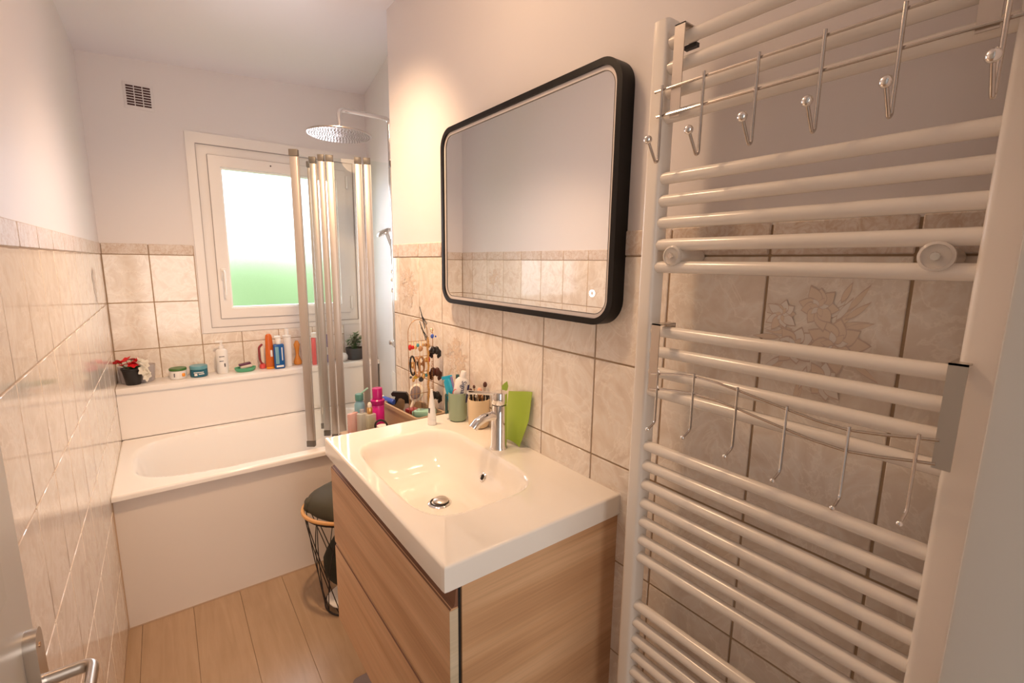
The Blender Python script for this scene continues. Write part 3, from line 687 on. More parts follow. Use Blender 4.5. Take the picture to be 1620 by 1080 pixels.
# ------------------------------------------------------------------ hook racks hung on the radiator
hr = thing('straight_hook_rack', 'straight chrome rack of six ball-tipped hooks over the top radiator bars', 'hook rack', (-0.11, 0.345, 1.78))
hw = MB().tube([(-0.106, 0.582, 1.830), (-0.106, 0.112, 1.830)], 0.0024, 8); hw.build('rail', 'rackwire', hr)
MB().tube([(-0.106, 0.575, 1.786), (-0.106, 0.112, 1.786)], 0.0024, 8).build('rail', 'rackwire', hr)
for y in (0.540, 0.144):
    MB().box(-0.1035, -0.1015, y-0.010, y+0.010, 1.780, 1.931).box(-0.1035, -0.060, y-0.010, y+0.010, 1.929, 1.931).box(-0.062, -0.060, y-0.010, y+0.010, 1.912, 1.931).build('hanger_strap', 'steel', hr)
for y in (0.563, 0.482, 0.393, 0.305, 0.219, 0.128):
    hk = MB().tube(bend([(-0.111, y, 1.836), (-0.111, y, 1.708), (-0.118, y, 1.704), (-0.142, y, 1.738)], 0.012, 6), 0.0026, 10).build('hook', 'rackwire', hr)
    MB().ball((-0.143, y, 1.740), 0.0075, 16).build('ball_tip', 'chrome', hk)
lr = thing('wavy_hook_rack', 'wavy chrome wire rack of six small hooks over the middle radiator bars', 'hook rack', (-0.12, 0.335, 1.28))
ysw = [0.545, 0.50, 0.452, 0.41, 0.373, 0.335, 0.296, 0.255, 0.215, 0.178, 0.142, 0.123]
zsw = [1.314, 1.322, 1.327, 1.325, 1.320, 1.314, 1.308, 1.302, 1.300, 1.305, 1.312, 1.315]
for dz in (0, -0.0305):
    MB().tube([(-0.116, y, z+dz) for y, z in zip(ysw, zsw)], 0.0021, 8).build('rail', 'rackwire', lr)
for y in (0.541, 0.118):
    MB().box(-0.116, -0.1135, y-0.009, y+0.009, 1.279, 1.411).box(-0.116, -0.066, y-0.009, y+0.009, 1.4085, 1.411).box(-0.068, -0.066, y-0.009, y+0.009, 1.390, 1.411).build('hanger_strap', 'steel', lr)
for y, zt_ in ((0.527, 1.32), (0.452, 1.327), (0.373, 1.320), (0.296, 1.308), (0.215, 1.300), (0.142, 1.312)):
    hk = MB().tube(bend([(-0.119, y, zt_+0.006), (-0.119, y, zt_-0.098), (-0.137, y+0.001, zt_-0.108)], 0.006, 4), 0.0021, 8).build('hook', 'rackwire', lr)
    MB().ball((-0.139, y+0.001, zt_-0.108), 0.0040, 12).build('ball_tip', 'chrome', hk)

# ------------------------------------------------------------------ things on the washbasin
VT = VZ+0.0005
def lathe_thing(name, label, cat, loc, parts, group=None, rotz=0.0):
    t = thing(name, label, cat, loc, rotz, group); prev = None
    for p in parts:
        nm, mt, prof = p[:3]; kw = p[3] if len(p) > 3 else {}
        lab = kw.pop('label', None)
        MB().lathe(prof, kw.pop('seg', 28), **kw).build(nm, mt, t, lab, world=False)
    return t
# green mug with dark handle, holding brush, toothpaste
mugp = [(0.025, 0.0), (0.030, 0.003), (0.0330, 0.012), (0.0335, 0.093), (0.0337, 0.101), (0.031, 0.101), (0.0305, 0.02), (0.0, 0.018)]
mug = thing('toothbrush_mug', 'sage green toothbrush mug with dark side, on the washbasin', 'mug', (-0.054, 1.394, VT))
MB().lathe(mugp, 36, cap=False).lathe([(0.0, 0.0), (0.028, 0.0)], 36, cap=False).build('mug_body', 'sage', mug, world=False)
MB().box(-0.045, -0.037, -0.011, 0.011, 0.020, 0.094, 0.004, mtx=Matrix.Rotation(-0.75, 4, 'Z')).box(-0.043, -0.032, -0.009, 0.009, 0.022, 0.030, 0.002, mtx=Matrix.Rotation(-0.75, 4, 'Z')).box(-0.043, -0.032, -0.009, 0.009, 0.086, 0.094, 0.002, mtx=Matrix.Rotation(-0.75, 4, 'Z')).build('handle', 'teal_dark', mug, 'dark slate handle', world=False)
# toothpaste tube leaning out of the mug, cap up, lettering down its side
rt = Vector((math.cos(0.6407), -math.sin(0.6407), 0)); fw_ = Vector((math.sin(0.6407), math.cos(0.6407), 0))
def frame_at(loc, lean_right=0.0, lean_back=0.0, spin=0.0):
    """x = to the viewer's right, y = away, z = up, then tilted"""
    m = Matrix(((rt.x, fw_.x, 0, loc[0]), (rt.y, fw_.y, 0, loc[1]), (0, 0, 1, loc[2]), (0, 0, 0, 1)))
    return m @ Matrix.Rotation(lean_right, 4, 'Y') @ Matrix.Rotation(-lean_back, 4, 'X') @ Matrix.Rotation(spin, 4, 'Z')
tpst = thing('toothpaste_tube', 'white toothpaste tube standing cap up in the sage green mug', 'toothpaste', (-0.057, 1.390, VT+0.02))
def tube_body(m, parent, W, H, mt, z0=0.0, top=0.012):
    mb = MB(); seg = 20; rings = [(0.0, W*0.52, 0.0015), (0.02, W*0.52, 0.006), (0.6, W*0.5, top*0.95), (0.92, W*0.48, top), (1.0, W*0.30, top*0.75)]
    vs = []; fs = []
    for t, a, b in rings:
        for i in range(seg): an = 2*PI*i/seg; vs.append((a*math.cos(an), b*math.sin(an), z0+t*H))
    for j in range(len(rings)-1):
        for i in range(seg): i2 = (i+1) % seg; fs.append((j*seg+i, j*seg+i2, (j+1)*seg+i2, (j+1)*seg+i))
    fs.append(tuple((len(rings)-1)*seg+i for i in range(seg))); fs.append(tuple(range(seg))[::-1])
    mb.add(vs, fs, True, m); return mb
loc = Vector(tpst.location)
tm = frame_at((loc.x, loc.y, loc.z), 0.14, 0.0)
tb = tube_body(tm, tpst, 0.054, 0.135, None, 0.0, 0.016).build('tube_body', 'white_plastic', tpst)
MB().lathe([(0.0105, 0.0), (0.010, 0.022), (0.008, 0.026)], 16, (0, 0, 0.134), mtx=tm).build('cap', 'white_plastic', tpst)
loc_inv = Matrix.Translation(-loc)
text_part('lettering', 'Signal', 0.023, loc_inv @ tm @ Matrix.Translation((0.007, -0.0172, 0.103)) @ Matrix.Rotation(PI/2, 4, 'X') @ Matrix.Rotation(-PI/2, 4, 'Z'), 'navy', tpst, 'dark blue lettering reading Signal')
arc = MB().tube([(-0.016+0.010*math.cos(a), -0.0165, 0.082+0.013*math.sin(a)) for a in [PI*0.5+PI*i/12 for i in range(13)]], 0.0013, 6, mtx=tm)
arc.build('red_curve', 'brightred', tpst, 'red curved stripe')
MB().box(0.021, 0.0265, -0.012, 0.004, 0.05, 0.115, 0.002, mtx=tm).build('blue_stripe', 'navy', tpst, 'dark blue stripe down the side')
tk = thing('kids_toothpaste_tube', 'blue printed toothpaste tube leaning left in the sage green mug', 'toothpaste', (-0.060, 1.400, VT+0.022))
t2 = frame_at(tuple(tk.location), -0.22)
tube_body(t2, tk, 0.032, 0.13, None, 0.0, 0.008).build('tube_body', 'skyprint', tk)
MB().box(-0.019, 0.019, -0.002, 0.002, 0.128, 0.140, 0.001, mtx=t2).build('tube_crimp', 'skyprint', tk)
MB().box(0.012, 0.019, -0.0065, 0.004, 0.03, 0.135, 0.001, mtx=t2).build('violet_edge', 'violet', tk, 'violet edge stripe')
MB().ball((0.002, -0.0068, 0.065), 0.009, 10, mtx=t2, sc=(1, 0.15, 1.3)).ball((0.0, -0.006, 0.100), 0.008, 10, mtx=t2, sc=(1, 0.2, 1.2)).build('printed_patch', 'jewel_teal', tk, 'green printed patches')
MB().box(-0.010, 0.008, -0.0085, -0.004, 0.020, 0.042, 0.001, mtx=t2).build('red_patch', 'jewel_red', tk, 'red printed patch')
tbr = thing('toothbrush', 'dark toothbrush standing behind the tubes in the sage mug', 'toothbrush', (-0.047, 1.412, VT+0.02))
t3 = frame_at(tuple(tbr.location), 0.02)
MB().tube([(0, 0, 0), (0, 0.002, 0.10), (0.001, 0.004, 0.125)], [0.004, 0.004, 0.003], 8, mtx=t3).build('handle', 'teal_dark', tbr)
MB().box(-0.006, 0.006, -0.006, 0.006, 0.118, 0.140, 0.002, mtx=t3).build('brush_head', 'teal_dark', tbr)

# beige tumbler with make-up brushes
tmb = thing('brush_tumbler', 'beige tumbler full of make-up brushes, behind the tap spout', 'cup', (-0.031, 1.292, VT))
MB().lathe([(0.026, 0.0), (0.031, 0.003), (0.0355, 0.014), (0.0372, 0.093), (0.0372, 0.099), (0.0348, 0.099), (0.032, 0.02), (0.0, 0.016)], 36, cap=False).lathe([(0.0, 0.0), (0.024, 0.0)], 36, cap=False).build('cup_body', 'beige_mug', tmb, world=False)
brs = [(-0.020, 0.004, -0.10, 0.110, 'bristle', 0.0075, 'wire_black', 'dark thick make-up brush leaning left in the beige tumbler'),
       (-0.011, -0.004, -0.05, 0.128, 'bristle', 0.0045, 'copper', 'slim make-up brush with dark tip and copper ferrule in the beige tumbler'),
       (0.014, 0.000, 0.06, 0.135, 'bristle', 0.0070, 'steel', 'tallest round-tipped make-up brush in the beige tumbler'),
       (0.003, -0.008, 0.0, 0.112, 'bristle_pink', 0.0100, 'copper', 'make-up brush with pink bristles in the beige tumbler'),
       (0.022, -0.006, 0.10, 0.100, 'blackp', 0.0065, 'blackp', 'short black make-up stick leaning right in the beige tumbler'),
       (0.002, 0.010, 0.02, 0.098, 'blackp', 0.0075, 'steel', 'short black brush behind the pink one in the beige tumbler'),
       (-0.004, -0.016, -0.04, 0.098, 'steel', 0.0055, 'steel', 'short steel-tipped applicator at the front of the beige tumbler'),
       (0.010, -0.015, 0.03, 0.094, 'copper', 0.0055, 'copper', 'short copper-tipped applicator at the front of the beige tumbler')]
for dx, dy, ln, H, bm_, br_, fm_, lab in brs:
    p = Vector((-0.031, 1.292, VT+0.026))+rt*dx*0.5+fw_*dy*0.5
    b = thing('makeup_brush', lab, 'brush', tuple(p), 0, 'make-up brushes in the beige tumbler')
    f = frame_at(tuple(p), ln)
    f = Matrix.Translation(rt*dx*0.45+fw_*dy*0.45) @ f
    MB().tube([(0, 0, 0.0), (0, 0, H-0.040)], 0.0028, 8, mtx=f).build('handle', 'blackp', b)
    MB().tube([(0, 0, H-0.040), (0, 0, H-0.022)], [0.0032, br_*0.6], 10, mtx=f).build('ferrule', fm_, b)
    MB().ball((0, 0, H-0.014), br_, 12, mtx=f, sc=(1, 0.8, 1.5)).build('bristles', bm_, b)
# green sheet leaning against wall and its leaf
gs = MB(); n = 10; vs = []; fs = []
for j in range(n+1):
    t = j/n
    L = 1.142-0.002*t; Rr = 1.066-0.030*min(1, t/0.5)-0.003*max(0, t-0.5)*2
    zL = VT+0.001+t*0.157; zR = VT+0.001+t*0.177
    for i in range(n+1):
        s_ = i/n; y = L+(Rr-L)*s_; x = -0.014-0.022*(1-t)-0.005*math.sin(PI*s_*1.5+t)
        z = zL+(zR-zL)*s_+(0.012*(1-t)**3*math.sin(PI*s_) if s_ < 1 else 0)
        vs.append((x, y, z)); vs.append((x+0.0012, y, z))
W = (n+1)*2
for j in range(n):
    for i in range(n):
        a = j*W+2*i; fs += [(a, a+2, a+W+2, a+W), (a+1, a+W+1, a+W+3, a+3)]
for i in range(n): a = 2*i; fs.append((a, a+1, a+3, a+2)); a = n*W+2*i; fs.append((a, a+2, a+3, a+1))
for j in range(n): a = j*W; fs.append((a, a+W, a+W+1, a+1)); a = j*W+2*n; fs.append((a, a+1, a+W+1, a+W))
gs.add(vs, fs, True).solo('green_pouch', 'lime', (-0.03, 1.09, VT), 'lime green flat pouch leaning on the tiles right of the tap', 'pouch')
lfm = frame_at((-0.020, 1.158, VT+0.150), 0.0)
lf_ = MB(); lf_.prism([(0, 0), (0.008, 0.008), (0.011, 0.020), (0.007, 0.036), (-0.003, 0.028), (-0.010, 0.020), (-0.009, 0.008)], -0.001, 0.001, 'y', mtx=lfm).tube([(0, 0, 0), (0, 0.001, -0.150)], 0.0012, 6, mtx=lfm)
lf_.solo('green_leaf_pick', 'lime', (-0.020, 1.158, VT), 'small pointed green leaf sticking up behind the tap', 'leaf')
# small white tube
wt = thing('cream_tube', 'small white tapered cream tube standing on the far washbasin edge', 'tube', (-0.152, 1.402, VT), 0.3)
MB().lathe([(0.0145, 0.0), (0.015, 0.002), (0.0150, 0.018), (0.0142, 0.020)], 20, cap=True).build('cap', 'white_plastic', wt, world=False)
MB().lathe([(0.0146, 0.0205), (0.0135, 0.040), (0.0090, 0.080), (0.0045, 0.112), (0.0038, 0.124), (0.0, 0.125)], 20, cap=False).build('tube_body', 'white_plastic', wt, world=False)
MB().box(-0.0130, -0.0105, -0.003, 0.003, 0.042, 0.060).build('lettering', 'ink', wt, 'small dark print', world=False)

# ------------------------------------------------------------------ trolley beside the vanity with toiletries
TZ = 0.852
tro = thing('storage_trolley', 'low wooden storage trolley between the vanity and the bathtub', 'trolley', (-0.17, 1.70, 0))
MB().box(-0.345, -0.012, 1.50, 1.825, TZ-0.02, TZ, 0.003).build('top_shelf', 'rattan', tro)
MB().box(-0.335, -0.020, 1.51, 1.77, 0.20, 0.215, 0.003).build('lower_shelf', 'rattan', tro)
for x in (-0.33, -0.03):
    for y in (1.515, 1.765): MB().box(x-0.01, x+0.01, y-0.01, y+0.01, 0.0, TZ-0.02, 0.002).build('leg', 'rattan', tro)
# basket on the trolley, rim seen behind the basin
bk = thing('woven_basket', 'beige woven rectangular basket of odds and ends beside the vanity', 'basket', (-0.085, 1.70, TZ))
bkm = Matrix.Translation((-0.091, 1.69, TZ)) @ Matrix.Rotation(0.08, 4, 'Z')
o1 = rrect(-0.062, 0.062, -0.140, 0.140, 0.012, 3); o2 = rrect(-0.058, 0.058, -0.136, 0.136, 0.010, 3)
def tf(o): return [tuple((bkm @ Vector((a, b, 0)))[:2]) for a, b in o]
bw = MB(); ring(bw, tf(o1), tf(o2), TZ, TZ+0.088, 'z'); bw.prism(tf(o2), TZ, TZ+0.004, 'z'); bw.build('basket_wall', 'rattan', bk)
br = MB(); ring(br, tf(rrect(-0.066, 0.066, -0.144, 0.144, 0.014, 3)), tf(rrect(-0.057, 0.057, -0.135, 0.135, 0.010, 3)), TZ+0.080, TZ+0.094, 'z'); br.build('basket_rim', 'rattan', bk)
cz = TZ+0.07
# contents
mb = MB().box(-0.024, 0.024, -0.042, 0.042, 0.0, 0.028, 0.004, mtx=Matrix.Translation((-0.082, 1.602, cz+0.004)) @ Matrix.Rotation(0.55, 4, 'Z') @ Matrix.Rotation(-0.12, 4, 'X'))
mb.solo('mint_box', 'mint', (-0.082, 1.602, cz), 'mint green small box lying on the woven basket', 'box')
bt = thing('blue_tube', 'periwinkle blue cosmetic tube lying on the far end of the woven basket', 'tube', (-0.11, 1.76, cz))
m_ = Matrix.Translation((-0.125, 1.80, cz+0.020)) @ Matrix.Rotation(-2.75, 4, 'Z') @ Matrix.Rotation(PI/2-0.10, 4, 'X')
MB().lathe([(0.011, 0), (0.012, 0.002), (0.012, 0.06)], 16, mtx=m_).build('tube_body', 'jewel_blue', bt)
MB().lathe([(0.010, 0.06), (0.013, 0.062), (0.013, 0.09)], 16, mtx=m_).build('cap', 'white_plastic', bt)
# black spray gun bottle
sg = thing('black_trigger_sprayer', 'black trigger spray head poking up behind the pink bottle', 'spray bottle', (-0.075, 1.80, cz-0.06))
sm = frame_at((-0.085, 1.79, 0.924))
def scl(f, k): return f @ Matrix.Scale(k, 4)
sm2 = sm
MB().prism([(-0.052, 0.052), (-0.046, 0.060), (0.010, 0.058), (0.020, 0.045), (0.022, 0.010), (0.006, 0.010), (0.004, 0.026), (-0.010, 0.034), (-0.020, 0.032), (-0.034, 0.006), (-0.044, 0.010), (-0.034, 0.040), (-0.048, 0.042)], -0.009, 0.009, 'y', mtx=sm2).build('trigger_head', 'blackp', sg)
MB().lathe([(0.014, -0.060), (0.020, -0.050), (0.020, -0.02), (0.012, 0.0), (0.011, 0.012)], 16, (0.014, 0, 0), mtx=sm2).build('bottle_body', 'clearplast', sg)
# white paddle/brush with grey bristle dome
wbv = thing('round_hair_brush', 'pale grey round hair brush upright in the woven basket', 'hair brush', (-0.08, 1.70, cz-0.06))
bm_ = frame_at((-0.083, 1.70, 0.96), 0.25, 0.3)
MB().ball((0, 0, 0.040), 0.030, 20, mtx=bm_, sc=(1.0, 0.28, 1.25)).tube([(0, 0, 0.005), (-0.004, 0, -0.030)], 0.007, 10, mtx=bm_).build('brush_back', 'petal_white', wbv)
MB().ball((-0.002, -0.008, 0.040), 0.023, 16, mtx=bm_, sc=(0.9, 0.25, 1.2)).build('cushion', 'mat_grey', wbv)
bx = MB().box(-0.02, 0.02, -0.035, 0.035, 0, 0.018, 0.004, mtx=Matrix.Translation((-0.095, 1.665, cz+0.004)) @ Matrix.Rotation(0.3, 4, 'Z'))
bx.solo('dark_compact', 'burgundy', (-0.095, 1.665, cz), 'dark burgundy compact between the blue tube and the mint box', 'compact')
# pink bottle etc. standing on the trolley
pk = thing('pink_bottle', 'tall magenta pink bottle with dark pink cap beside the vanity', 'bottle', (-0.215, 1.745, TZ))
MB().lathe([(0.021, 0), (0.0245, 0.004), (0.0245, 0.110), (0.0235, 0.112)], 32, cap=True).build('bottle_body', 'pink', pk, world=False)
MB().lathe([(0.0245, 0.111), (0.027, 0.114), (0.027, 0.130), (0.022, 0.135), (0.0, 0.135)], 32, cap=False).build('collar', 'magenta', pk, world=False)
MB().lathe([(0.019, 0.1355), (0.0195, 0.176), (0.018, 0.178), (0, 0.178)], 28, cap=False).build('cap', 'magenta', pk, world=False)
pb = thing('pink_perfume_bottle', 'flat clear pink perfume bottle, leftmost behind the vanity corner', 'perfume', (-0.318, 1.735, TZ), 0.5)
MB().box(-0.021, 0.021, -0.010, 0.010, 0.002, 0.098, 0.004).build('bottle_body', 'clearpink', pb, world=False)
MB().box(-0.023, 0.023, -0.012, 0.012, 0.0, 0.012, 0.003).build('base', 'burgundy', pb, world=False)
tcp = thing('teal_bottle', 'pale blue bottle with an open teal flip cap behind the vanity corner', 'bottle', (-0.272, 1.79, TZ))
MB().lathe([(0.018, 0), (0.020, 0.003), (0.020, 0.11), (0.014, 0.122), (0.012, 0.126)], 24, cap=True).build('bottle_body', 'ltblue', tcp, world=False)
MB().lathe([(0.016, 0.127), (0.0165, 0.150), (0.015, 0.152), (0, 0.152)], 20, cap=False).build('cap', 'teal_cap', tcp, world=False)
MB().box(0, 0.034, -0.008, 0.008, 0, 0.006, 0.002, mtx=frame_at((-0.262, 1.79, TZ+0.150), -0.7)).build('flip_lid', 'mint', tcp)
gp = thing('gold_pump_bottle', 'clear pump bottle with gold collar and rounded cap behind the vanity', 'bottle', (-0.262, 1.705, TZ), 0.3)
MB().box(-0.019, 0.019, -0.016, 0.016, 0.0, 0.093, 0.005).build('bottle_body', 'clearbottle', gp, world=False)
MB().box(-0.015, 0.015, -0.012, 0.012, 0.004, 0.078, 0.004).build('liquid', 'olive_liquid', gp, world=False)
MB().lathe([(0.010, 0.094), (0.0105, 0.116), (0.009, 0.118)], 18).build('collar', 'gold', gp, world=False)
MB().lathe([(0.007, 0.1185), (0.0078, 0.130), (0.005, 0.136), (0, 0.137)], 18, cap=False).build('cap', 'petal_white', gp, world=False)
cb = thing('clear_perfume_bottle', 'square clear glass perfume bottle between the pink and gold-collared ones', 'perfume', (-0.290, 1.712, TZ), 0.35)
MB().box(-0.016, 0.016, -0.014, 0.014, 0.0, 0.098, 0.004).build('bottle_body', 'clearbottle', cb, world=False)
MB().lathe([(0.008, 0.0985), (0.008, 0.112), (0, 0.112)], 14, cap=False).build('cap', 'clearplast', cb, world=False)
ht = MB().tube([(0.022*math.cos(a), 0, 0.022*math.sin(a)) for a in [2*PI*i/24 for i in range(24)]], 0.0038, 8, mtx=frame_at((-0.254, 1.612, TZ+0.066+0.003)), closed=True)
ht.solo('hair_tie', 'blackp', (-0.254, 1.612, TZ+0.045), 'black hair tie ring just behind the washbasin edge', 'hair tie')
wj = thing('white_red_jar', 'small white and red jar inside the black hair tie outline', 'jar', (-0.240, 1.640, TZ), 0)
MB().lathe([(0.018, 0), (0.019, 0.002), (0.019, 0.06), (0.0, 0.062)], 20, cap=False).build('jar_body', 'white_plastic', wj, world=False)
MB().box(0.010, 0.0197, -0.012, 0.012, 0.02, 0.058, 0.002).build('red_band', 'brightred', wj, world=False)

# ------------------------------------------------------------------ jewellery stand
JY = 1.615; JZ = TZ
js = thing('jewellery_stand', 'thin wire jewellery stand against the tiles behind the vanity', 'jewellery stand', (-0.10, JY, JZ))
MB().box(-0.132, -0.056, JY-0.030, JY+0.006, JZ+0.0045, JZ+0.010, 0.002).build('base', 'wire_black', js)
JX0, JX1 = -0.138, -0.058
arch = [(JX0, JY, JZ+0.006), (JX0, JY, 1.255)]+[((JX0+JX1)/2-(JX1-JX0)/2*math.cos(PI*i/10), JY, 1.255+0.052*math.sin(PI*i/10)) for i in range(1, 10)]+[(JX1, JY, 1.255), (JX1, JY, JZ+0.006)]
MB().tube(arch, 0.0014, 6).build('arch_wire', 'copper', js)
for i in range(5):
    x = JX0+0.015+i*0.015; MB().tube([(x, JY, JZ+0.006), (x, JY, 1.29)], 0.0009, 5).build('upright_wire', 'copper', js)
rails = [1.225, 1.165, 1.105, 1.02]
for z in rails: MB().tube([(JX0, JY-0.001, z), (JX1, JY-0.001, z)], 0.0012, 5).build('cross_wire', 'copper', js)
MB().tube([(-0.036, JY, 0.96), (-0.036, JY, 1.265)], 0.0015, 6).tube([(-0.058, JY, 1.2), (-0.036, JY, 1.2)], 0.001, 5).tube([(-0.058, JY, 0.98), (-0.036, JY, 0.98)], 0.001, 5).build('side_post', 'copper', js)
rnd = random.Random(11)
jew = [('jewel_red', 'red'), ('gold', 'gold'), ('jewel_teal', 'turquoise'), ('jewel_tan', 'tan'), ('gold', 'gold'), ('slate', 'black'), ('jewel_yellow', 'yellow'), ('copper', 'bronze')]
JL = {'red': 'red bead earring', 'gold': 'gold earring', 'turquoise': 'turquoise earring', 'tan': 'tan leather earring', 'black': 'black earring', 'yellow': 'yellow bead earring', 'bronze': 'bronze earring'}
pat = [[0, 0, 4, 2, 3, 1, 7, 1], [1, 4, 3, 5, 7, 3, 4, 0], [5, 1, 6, 7, 5, 1, 2, 6]]
pos_words = ['topmost rail', 'middle rail', 'lowest rail']
ORD = ['leftmost', 'second from the left', 'third from the left', 'fourth from the left', 'fourth from the right', 'third from the right', 'second from the right', 'rightmost']
for r_, z in enumerate(rails[:3]):
    for i, k in enumerate(pat[r_]):
        mt, cn = jew[k]; x = JX0+0.004+i*(JX1-JX0-0.006)/7; L = rnd.uniform(0.008, 0.024)
        t = thing('earring', '%s, %s on the %s of the wire jewellery stand' % (JL[cn], ORD[i], pos_words[r_]), 'earring', (x, JY-0.004, z-0.004), 0, 'earrings on the jewellery stand')
        MB().tube([(x, JY-0.004, z), (x+0.001, JY-0.005, z-L)], 0.0008, 5).build('ear_wire', 'gold', t)
        sc = (rnd.uniform(0.7, 1.1), 0.5, rnd.uniform(0.8, 1.5)); MB().ball((x+0.001, JY-0.005, z-L-0.006), rnd.uniform(0.006, 0.011), 8, sc=sc).build('pendant', mt, t)
# bangles and bracelets, necklace, pins
for (x, z, rx, rz, mt, th, lab) in ((-0.128, 1.135, 0.010, 0.036, 'wire_black', 0.0035, 'black oval bangle on the left of the jewellery stand'), (-0.110, 1.128, 0.011, 0.034, 'jewel_tan', 0.0042, 'tan oval bangle in the middle of the jewellery stand'), (-0.092, 1.135, 0.012, 0.030, 'copper', 0.0040, 'bronze oval bangle on the right of the jewellery stand')):
    MB().tube([(x+rx*math.cos(a), JY-0.013+0.003*math.sin(a), z+rz*math.sin(a)) for a in [2*PI*i/20 for i in range(20)]], th, 6, closed=True).solo('bangle', mt, (x, JY-0.013, z-rz), lab, 'bangle', 'bangles on the jewellery stand')
nk = MB()
for i in range(34): nk.ball((-0.062+0.0015*math.sin(i), JY-0.010, 1.235-i*0.0078), 0.0045+(0.0006 if i % 3 else 0), 7)
nk.solo('gold_necklace', 'gold', (-0.062, JY-0.010, 0.97), 'gold bead necklace hanging straight down the right side of the stand', 'necklace')
nk = MB()
for i in range(24): nk.ball((-0.047+0.001*math.sin(i*2), JY-0.012, 1.14-i*0.008), 0.0028, 6)
nk.solo('thin_necklace', 'copper', (-0.047, JY-0.012, 0.95), 'thin bronze chain hanging right of the gold bead necklace', 'necklace')
for i, (x0, z0, x1, z1) in enumerate(((-0.088, 1.355, -0.070, 1.270), (-0.083, 1.325, -0.062, 1.285), (-0.090, 1.300, -0.066, 1.225), (-0.084, 1.275, -0.060, 1.230))):
    wd = ('tallest', 'second tallest', 'third tallest', 'shortest')[i]
    MB().tube([(x0, JY, z0), (x1, JY-0.002, z1)], 0.0014, 5).tube([(x0, JY, z0), (x1+0.003, JY-0.002, z1+0.004)], 0.0010, 5).solo('hair_pin', 'wire_black', (x1, JY-0.002, z1), 'black hair pin poking above the jewellery stand, %s of four' % wd, 'hair pin', 'hair pins on the jewellery stand')
def claw(z, mt, lab, s_=1.0):
    t = thing('hair_claw', lab, 'hair clip', (-0.033, JY-0.008, z-0.02), 0, 'hair claws on the side post')
    f = frame_at((-0.033, JY-0.010, z))
    for sg_ in (-1, 1):
        m_ = MB()
        m_.ball((sg_*0.005*s_, 0, 0.004*s_), 0.0095*s_, 10, mtx=f, sc=(0.8, 0.7, 1.25))
        for k in range(4): a = -0.9-k*0.35; m_.tube([(sg_*0.006*s_, 0, 0.010*s_-k*0.004), (sg_*0.015*s_, 0.002, 0.002-k*0.004*s_), (sg_*0.007*s_, 0.003, -0.012*s_-k*0.0022)], 0.0026*s_, 6, mtx=f)
        m_.build('jaw', mt, t)
    MB().tube([(-0.008, 0, 0.010), (0.008, 0, 0.010)], 0.003, 8, mtx=f).build('spring', 'wire_black', t)
claw(1.178, 'blackp', 'black hair claw clip, upper one right of the jewellery stand', 1.45)
claw(1.092, 'brown_claw', 'brown hair claw clip right of the jewellery stand', 1.6)
claw(0.998, 'blackp', 'black hair claw clip, lower one just left of the sage mug', 1.5)
tr = thing('blue_gem_earring', 'gold earring with a blue gem hanging right of the jewellery stand', 'earring', (-0.040, JY-0.006, 1.23))
MB().tube([(-0.042+0.006*math.cos(a), JY-0.006, 1.262+0.008*math.sin(a)) for a in [2*PI*i/12 for i in range(12)]], 0.001, 5, closed=True).build('hoop', 'gold', tr)
MB().ball((-0.042, JY-0.008, 1.240), 0.0075, 10, sc=(1, 0.6, 1.2)).ball((-0.028, JY-0.008, 1.238), 0.004, 8).build('gem', 'jewel_blue', tr)

# ------------------------------------------------------------------ things on the window ledge
LZ = 0.8725
# flower pot with red and white flowers
fp = thing('potted_flowers', 'black pot of red and white flowers at the left end of the ledge', 'potted plant', (-1.022, 3.075, LZ))
MB().lathe([(0.030, 0), (0.032, 0.003), (0.044, 0.078), (0.048, 0.080), (0.048, 0.088), (0.044, 0.088), (0.042, 0.080), (0.0, 0.078)], 28, cap=False).build('pot', 'blackp', fp, world=False)
MB().lathe([(0.0, 0.080), (0.041, 0.079)], 20, cap=False).build('soil', 'soil', fp, world=False)
def leaf_shape(m, L, W, cup=0.15):
    n = 5; vs = []; fs = []
    for i in range(n+1):
        t = i/n; w_ = W*math.sin(PI*min(1, t*0.9+0.05))*0.5; z = -cup*L*(t**2)
        vs += [(L*t, -w_, z+0.1*w_), (L*t, 0, z), (L*t, w_, z+0.1*w_)]
    for i in range(n): a = 3*i; fs += [(a, a+1, a+4, a+3), (a+1, a+2, a+5, a+4)]
    return vs, fs
rnd = random.Random(21)
def bloom(parent, name, mt, c, tilt, az, r, npet=6, label=None):
    mb = MB(); base = Matrix.Translation(c) @ Matrix.Rotation(az, 4, 'Z') @ Matrix.Rotation(tilt, 4, 'Y')
    for k in range(npet):
        vs, fs = leaf_shape(None, r*rnd.uniform(0.85, 1.15), r*0.75)
        mb.add(vs, fs, True, base @ Matrix.Rotation(2*PI*k/npet+rnd.uniform(-.15, .15), 4, 'Z') @ Matrix.Rotation(rnd.uniform(-0.5, -0.1), 4, 'Y'))
    mb.ball(base @ Vector((0, 0, 0.003)), r*0.12, 6); mb.build(name, mt, parent, label, world=False)
st = MB()
for (x, z, y) in ((-0.045, 0.120, 0.0), (-0.020, 0.130, -0.01), (0.0, 0.128, 0.01), (0.018, 0.120, -0.01), (-0.055, 0.122, -0.01), (-0.008, 0.112, -0.025), (0.008, 0.105, -0.03), (-0.035, 0.108, -0.025)):
    bloom(fp, 'red_flower', 'red', (x, y, z), rnd.uniform(-0.7, 0.7), rnd.uniform(0, 6), 0.026, 6, 'red bloom'); st.tube([(x*0.2, 0, 0.078), (x*0.7, y*0.6, z-0.02), (x, y, z)], 0.0015, 5)
